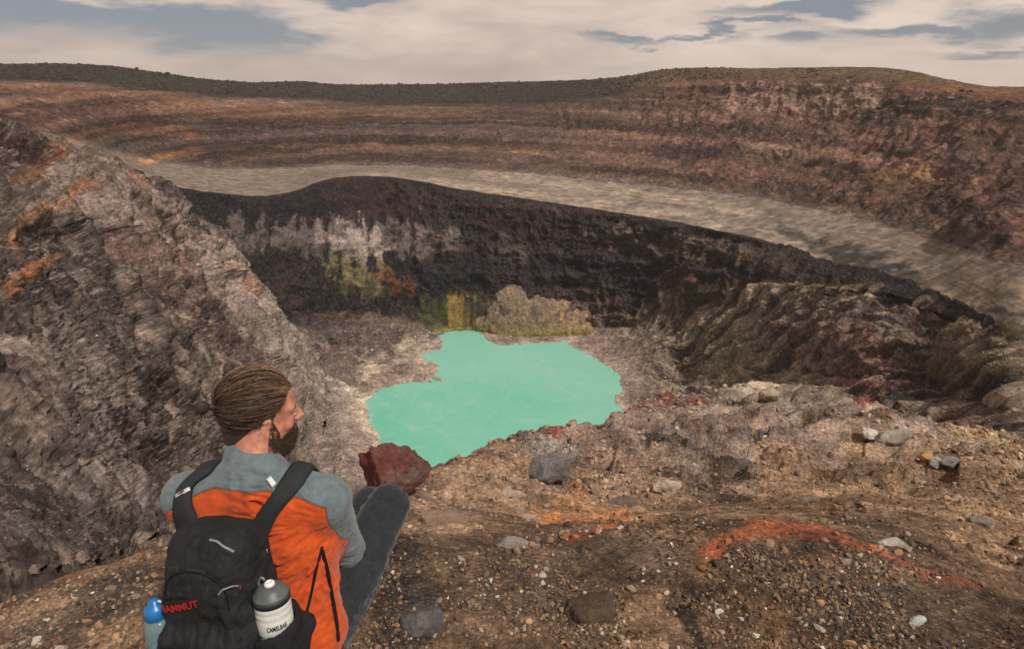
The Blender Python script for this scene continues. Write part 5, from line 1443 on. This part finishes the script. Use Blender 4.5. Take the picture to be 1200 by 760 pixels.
rock('rock', 905, 462, 30, (.7, .6), (168, 152, 132), (130, 114, 98), 'cream coloured rock on the highest point of the brink', 'rock', seed=29, sink=.45)
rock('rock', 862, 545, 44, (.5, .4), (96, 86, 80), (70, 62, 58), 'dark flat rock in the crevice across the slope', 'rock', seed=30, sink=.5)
# the tan buttress at the back of the lake
def outcrop():
    c = look(622, 386, 1.0); c = c*(LAKE/c[2]); g = np.random.default_rng(4)
    V, F = ICO5; V = chip(V, g, 10, .5, .85)
    W = []
    for (dx, dy, w_, d_, h_) in ((-14, 26, 30, 20, 38), (26, 24, 34, 18, 27), (2, 22, 26, 22, 31), (-36, 18, 10, 10, 16)):
        ca = chip(ICO5[0], g, 9, .5, .85)*[w_, d_, h_]+[dx, dy, 0]
        W.append(ca)
    f = Field((-70, -20, -14), (75, 60, 52), 1.1)
    for (dx, dy, w_, d_, h_) in ((-16, 26, 26, 20, 38), (-30, 16, 10, 10, 20), (20, 26, 36, 18, 25), (2, 26, 24, 22, 30), (46, 24, 24, 16, 19), (62, 24, 16, 12, 12), (-40, 20, 12, 10, 10), (-6, 12, 26, 10, 12), (30, 12, 24, 8, 8)):
        f.ell((dx, dy, 0), (w_, d_, h_), k=5)
    V, F = f.surface(1); N = vnormals(V, F)
    fl_ = fbm(V*[1, 1, .25], 1/7., 5, .55, 14, ridge=True); cr_ = fbm(V, 1/14., 5, .55, 15, ridge=True)
    V = V+N*(fl_*1.8+cr_*2.2)[:, None]
    nz_ = fbm(V, 1/10., 4, .6, 17); nv = fbm(V*[1, 1, .3], 1/4., 4, .6, 18)
    col = np.array(srgb(134, 114, 94, KS))[None]*np.ones((len(V), 1))
    def ly(m, c_):
        nonlocal col; m = np.clip(m, 0, 1)[:, None]; col = col*(1-m)+np.array(srgb(*c_, KS))*m
    ly(sstep(.0, .3, nz_), (108, 94, 86)); ly(sstep(.0, .3, nv)*sstep(10, 30, V[:, 0])*.9, (176, 142, 100)); ly(sstep(12, 3, V[:, 2]+nv*10)*.7, (140, 126, 72))
    ly(sstep(.15, .4, -nv)*.7, (72, 60, 52))
    o = mesh_np('rock_outcrop', V, F, M_PIT, None, col)
    d = look(622, 388, 1.0); yaw = -math.atan2(d[0], d[1]); o.rotation_euler = (0, 0, yaw)
    o.location = (c[0], c[1]-17, LAKE+EYE)
    tag(o, 'tan and cream rock buttress standing at the far edge of the green lake', 'rock outcrop')
outcrop()
# ---- gravel: countless, kept as one mass per kind of ground
def scatter(name, n, dens, rows, px, mat, sub, palette, mixk, seed, flat=(.55, .95), uv=(-150, 1350, 430, 830), sink=.25, pexp=2.2):
    """stones over the land; px = (smallest, largest) width; dens(u, v, row) relative cover"""
    g = np.random.default_rng(seed)
    i0, i1 = np.argmin(abs(S-rows[0])), np.argmin(abs(S-rows[1]))
    X, Y = PVX[i0:i1], PVY[i0:i1]
    ar = np.abs((X[:-1, 1:]-X[:-1, :-1])*(Y[1:, :-1]-Y[:-1, :-1]))
    xc, yc = X[:-1, :-1], Y[:-1, :-1]
    ar = np.where((xc > uv[0]) & (xc < uv[1]) & (yc > uv[2]) & (yc < uv[3]), np.minimum(ar, 4), 0)
    ar = ar*dens(xc, yc, SS[i0:i1-1, :-1], P[i0:i1-1, :-1])
    cdf = np.cumsum(ar.ravel()); k = np.searchsorted(cdf, g.random(n)*cdf[-1])
    a, b = np.unravel_index(np.minimum(k, ar.size-1), ar.shape); a = a+i0
    s_, t_ = g.random((n, 1)), g.random((n, 1))
    p = P[a, b]*(1-s_)*(1-t_)+P[a+1, b]*s_*(1-t_)+P[a, b+1]*(1-s_)*t_+P[a+1, b+1]*s_*t_
    cg = CLR[a, b]
    dep = p[:, 1]*CP-(p[:, 2]-EYE)*SP
    r = (px[0]+(px[1]-px[0])*g.random(n)**pexp*1.0)*.5*dep/FPX
    V0, F0 = sub; nb = 14; protos = np.stack([chip(V0, g, 8, .35, .78) for _ in range(nb)])
    pr = protos[g.integers(0, nb, n)]
    sc_ = np.stack([g.uniform(.8, 1.25, n), g.uniform(.6, 1.0, n), g.uniform(*flat, n)], -1)
    pr = pr*sc_[:, None]
    q = g.normal(size=(n, 4))*[1, .28, .28, 1]; q /= np.linalg.norm(q, axis=1, keepdims=True); w, x, y, z = q.T
    Rm = np.stack([1-2*(y*y+z*z), 2*(x*y-z*w), 2*(x*z+y*w), 2*(x*y+z*w), 1-2*(x*x+z*z), 2*(y*z-x*w), 2*(x*z-y*w), 2*(y*z+x*w), 1-2*(x*x+y*y)], -1).reshape(n, 3, 3)
    V = np.einsum('nij,nkj->nki', Rm, pr)*r[:, None, None]+p[:, None]
    V[..., 2] += (r*sc_[:, 2]*(1-2*sink))[:, None]*.5
    m = V0.shape[0]; F = (F0[None]+(np.arange(n)*m)[:, None, None]).reshape(-1, 3)
    pal = np.array([srgb(*c_, 1.15) for c_, _ in palette]); wt = np.array([w_ for _, w_ in palette], float); wt /= wt.sum()
    pc = pal[g.choice(len(pal), n, p=wt)]*g.uniform(.6, 1.35, (n, 1))
    mk = g.uniform(*mixk, (n, 1)); c = cg*g.uniform(.6, 1.5, (n, 1))*(1-mk)+pc*mk
    o = mesh_np(name, V.reshape(-1, 3), F, mat, None, np.repeat(c, m, 0), smooth=False)
    return tag(o, kind='stuff')
n = NT('gravel_stone', .92, .2); v = n.coord()
f = n.rng(n.noise(v, 220, 4, .65), .3, .7, .7, 1.3); cc = n.node('ShaderNodeCombineColor'); [n.put(cc.inputs[i], f) for i in range(3)]
M_GRAV = n.done(n.mix(1.0, n.attr('Col'), cc.outputs[0], 'MULTIPLY'), n.bump(n.noise(v, 160, 5, .7), .5, .003))
PAL = [((96, 82, 70), 5), ((66, 57, 52), 6), ((130, 110, 90), 4), ((156, 122, 86), 3), ((164, 152, 140), 1.8), ((190, 180, 166), .8), ((116, 76, 58), 1.2), ((50, 46, 46), 3)]
def seat_clear(p): return np.hypot(p[..., 0]+.66, p[..., 1]-1.36) > .2
def d_near(x, y, s, p):
    nz_ = fbm(p, 1/.5, 3, .6, 77)
    base = sstep(560, 640, y)*(.15+2.0*sstep(-.1, .4, nz_))+.25*sstep(-.1, .3, nz_)+.9*sstep(640, 665, y)*(x > 820)*(x < 1060)
    base = np.where(x < 470, np.maximum(base, .9), base)
    streak = np.exp(-((y-(624+.00135*(x-900)**2*.9))/8)**2)*(x > 820)*(x < 1160)
    return base*(1-.55*streak)*seat_clear(p)
scatter('gravel', 30000, d_near, (2.2, 5.6), (1.6, 8.5), M_GRAV, ICO1, PAL, (.35, 1), 21, uv=(-150, 1350, 540, 860), pexp=3.2)
scatter('gravel', 2600, d_near, (2.2, 5.6), (6, 15), M_GRAV, ICO2, PAL, (.25, .8), 22, uv=(-150, 1350, 560, 860), pexp=3.5, sink=.35)
def d_up(x, y, s, p):
    nz_ = fbm(p, 1/1.3, 4, .6, 78); return .25+1.5*sstep(.0, .4, nz_)+1.2*sstep(1060, 1180, x)
PAL2 = [((132, 112, 94), 5), ((156, 134, 108), 4), ((100, 86, 78), 4), ((72, 62, 58), 3), ((172, 160, 146), 2), ((168, 128, 82), 2), ((120, 62, 52), .6)]
scatter('gravel', 17000, d_up, (4.7, CREST+.02), (1.4, 10), M_GRAV, ICO2, PAL2, (.3, .85), 23, uv=(380, 1350, 452, 640), pexp=3.4, flat=(.35, .8), sink=.35)
# rubble in the pit: pale blocks by the shore, dark and tan blocks on the slopes
n = NT('rubble_stone', .95, .12); M_RUB = n.done(n.attr('Col'))
def d_shore(x, y, s, p):
    q_ = np.exp(-np.clip(SDr(x, s), 0, 200)/16.)
    return q_*(x < 470)+.5*q_+.3*np.exp(-(((x-430)/60)**2+((y-440)/30)**2))*(1)
def SDr(x, s):
    i0 = np.argmin(abs(S-FOOT0)); return SD[i0:i0+x.shape[0], :x.shape[1]]
PAL3 = [((190, 172, 154), 4), ((160, 140, 126), 4), ((110, 92, 84), 3), ((206, 192, 176), 1.5)]
scatter('rubble', 5200, d_shore, (FOOT0, CFOOT), (1.0, 3.8), M_RUB, ICO1, PAL3, (.4, .9), 31, uv=(300, 800, 360, 560), pexp=2.5)
def d_slope(x, y, s, p):
    nz_ = fbm(p, 1/22., 4, .6, 79); return (.15+1.6*sstep(.0, .4, nz_))*(SDr(x, s) > 2)
PAL4 = [((150, 130, 118), 4), ((112, 96, 88), 4), ((72, 60, 58), 4), ((176, 158, 142), 1.5), ((120, 78, 66), 1)]
scatter('rubble', 16000, d_slope, (FOOT0, CFOOT), (1.0, 4.5), M_RUB, ICO1, PAL4, (.3, .8), 32, uv=(-150, 1350, 150, 700), pexp=3.5)
# scrub on the far rim
def scrub():
    g = np.random.default_rng(9); i0, i1 = np.argmin(abs(S-(WTOP+.15))), np.argmin(abs(S-FAR1)); n = 22000
    a = g.integers(i0, i1-8, n); b = g.integers(60, XN-60, n)
    p = P[a, b]+g.normal(size=(n, 3))*[1, 1, 0]; u = UU[a, b]; nz_ = fbm(p, 1/30., 3, .6, 83)
    keep = (u < 700+200*g.random(n)) | (nz_ > .22); p, u, a, nz_ = p[keep], u[keep], a[keep], nz_[keep]; n = len(p)
    r = np.exp(g.normal(size=n)*.45)*.62*np.where(u > 760, .8, 1)*(1+.9*np.clip(nz_, -.5, 1))
    V0, F0 = ICO1; pr = V0[None]*(1+g.normal(size=(n, len(V0), 1))*.28)*np.stack([r*1.2, r*1.2, r*.9], -1)[:, None]
    V = (pr+p[:, None]+np.stack([r*0, r*0, r*.4], -1)[:, None]).reshape(-1, 3); m = len(V0)
    F = (F0[None]+(np.arange(n)*m)[:, None, None]).reshape(-1, 3)
    c = np.array([[.036, .032, .022], [.044, .038, .025], [.030, .028, .019], [.052, .042, .028]])[g.integers(0, 4, n)]*g.uniform(.7, 1.4, (n, 1))
    tag(mesh_np('scrub', V, F, M_RUB, None, np.repeat(c, m, 0), smooth=False), kind='stuff')
scrub()
print('rocks', round(time.time()-T0, 1))
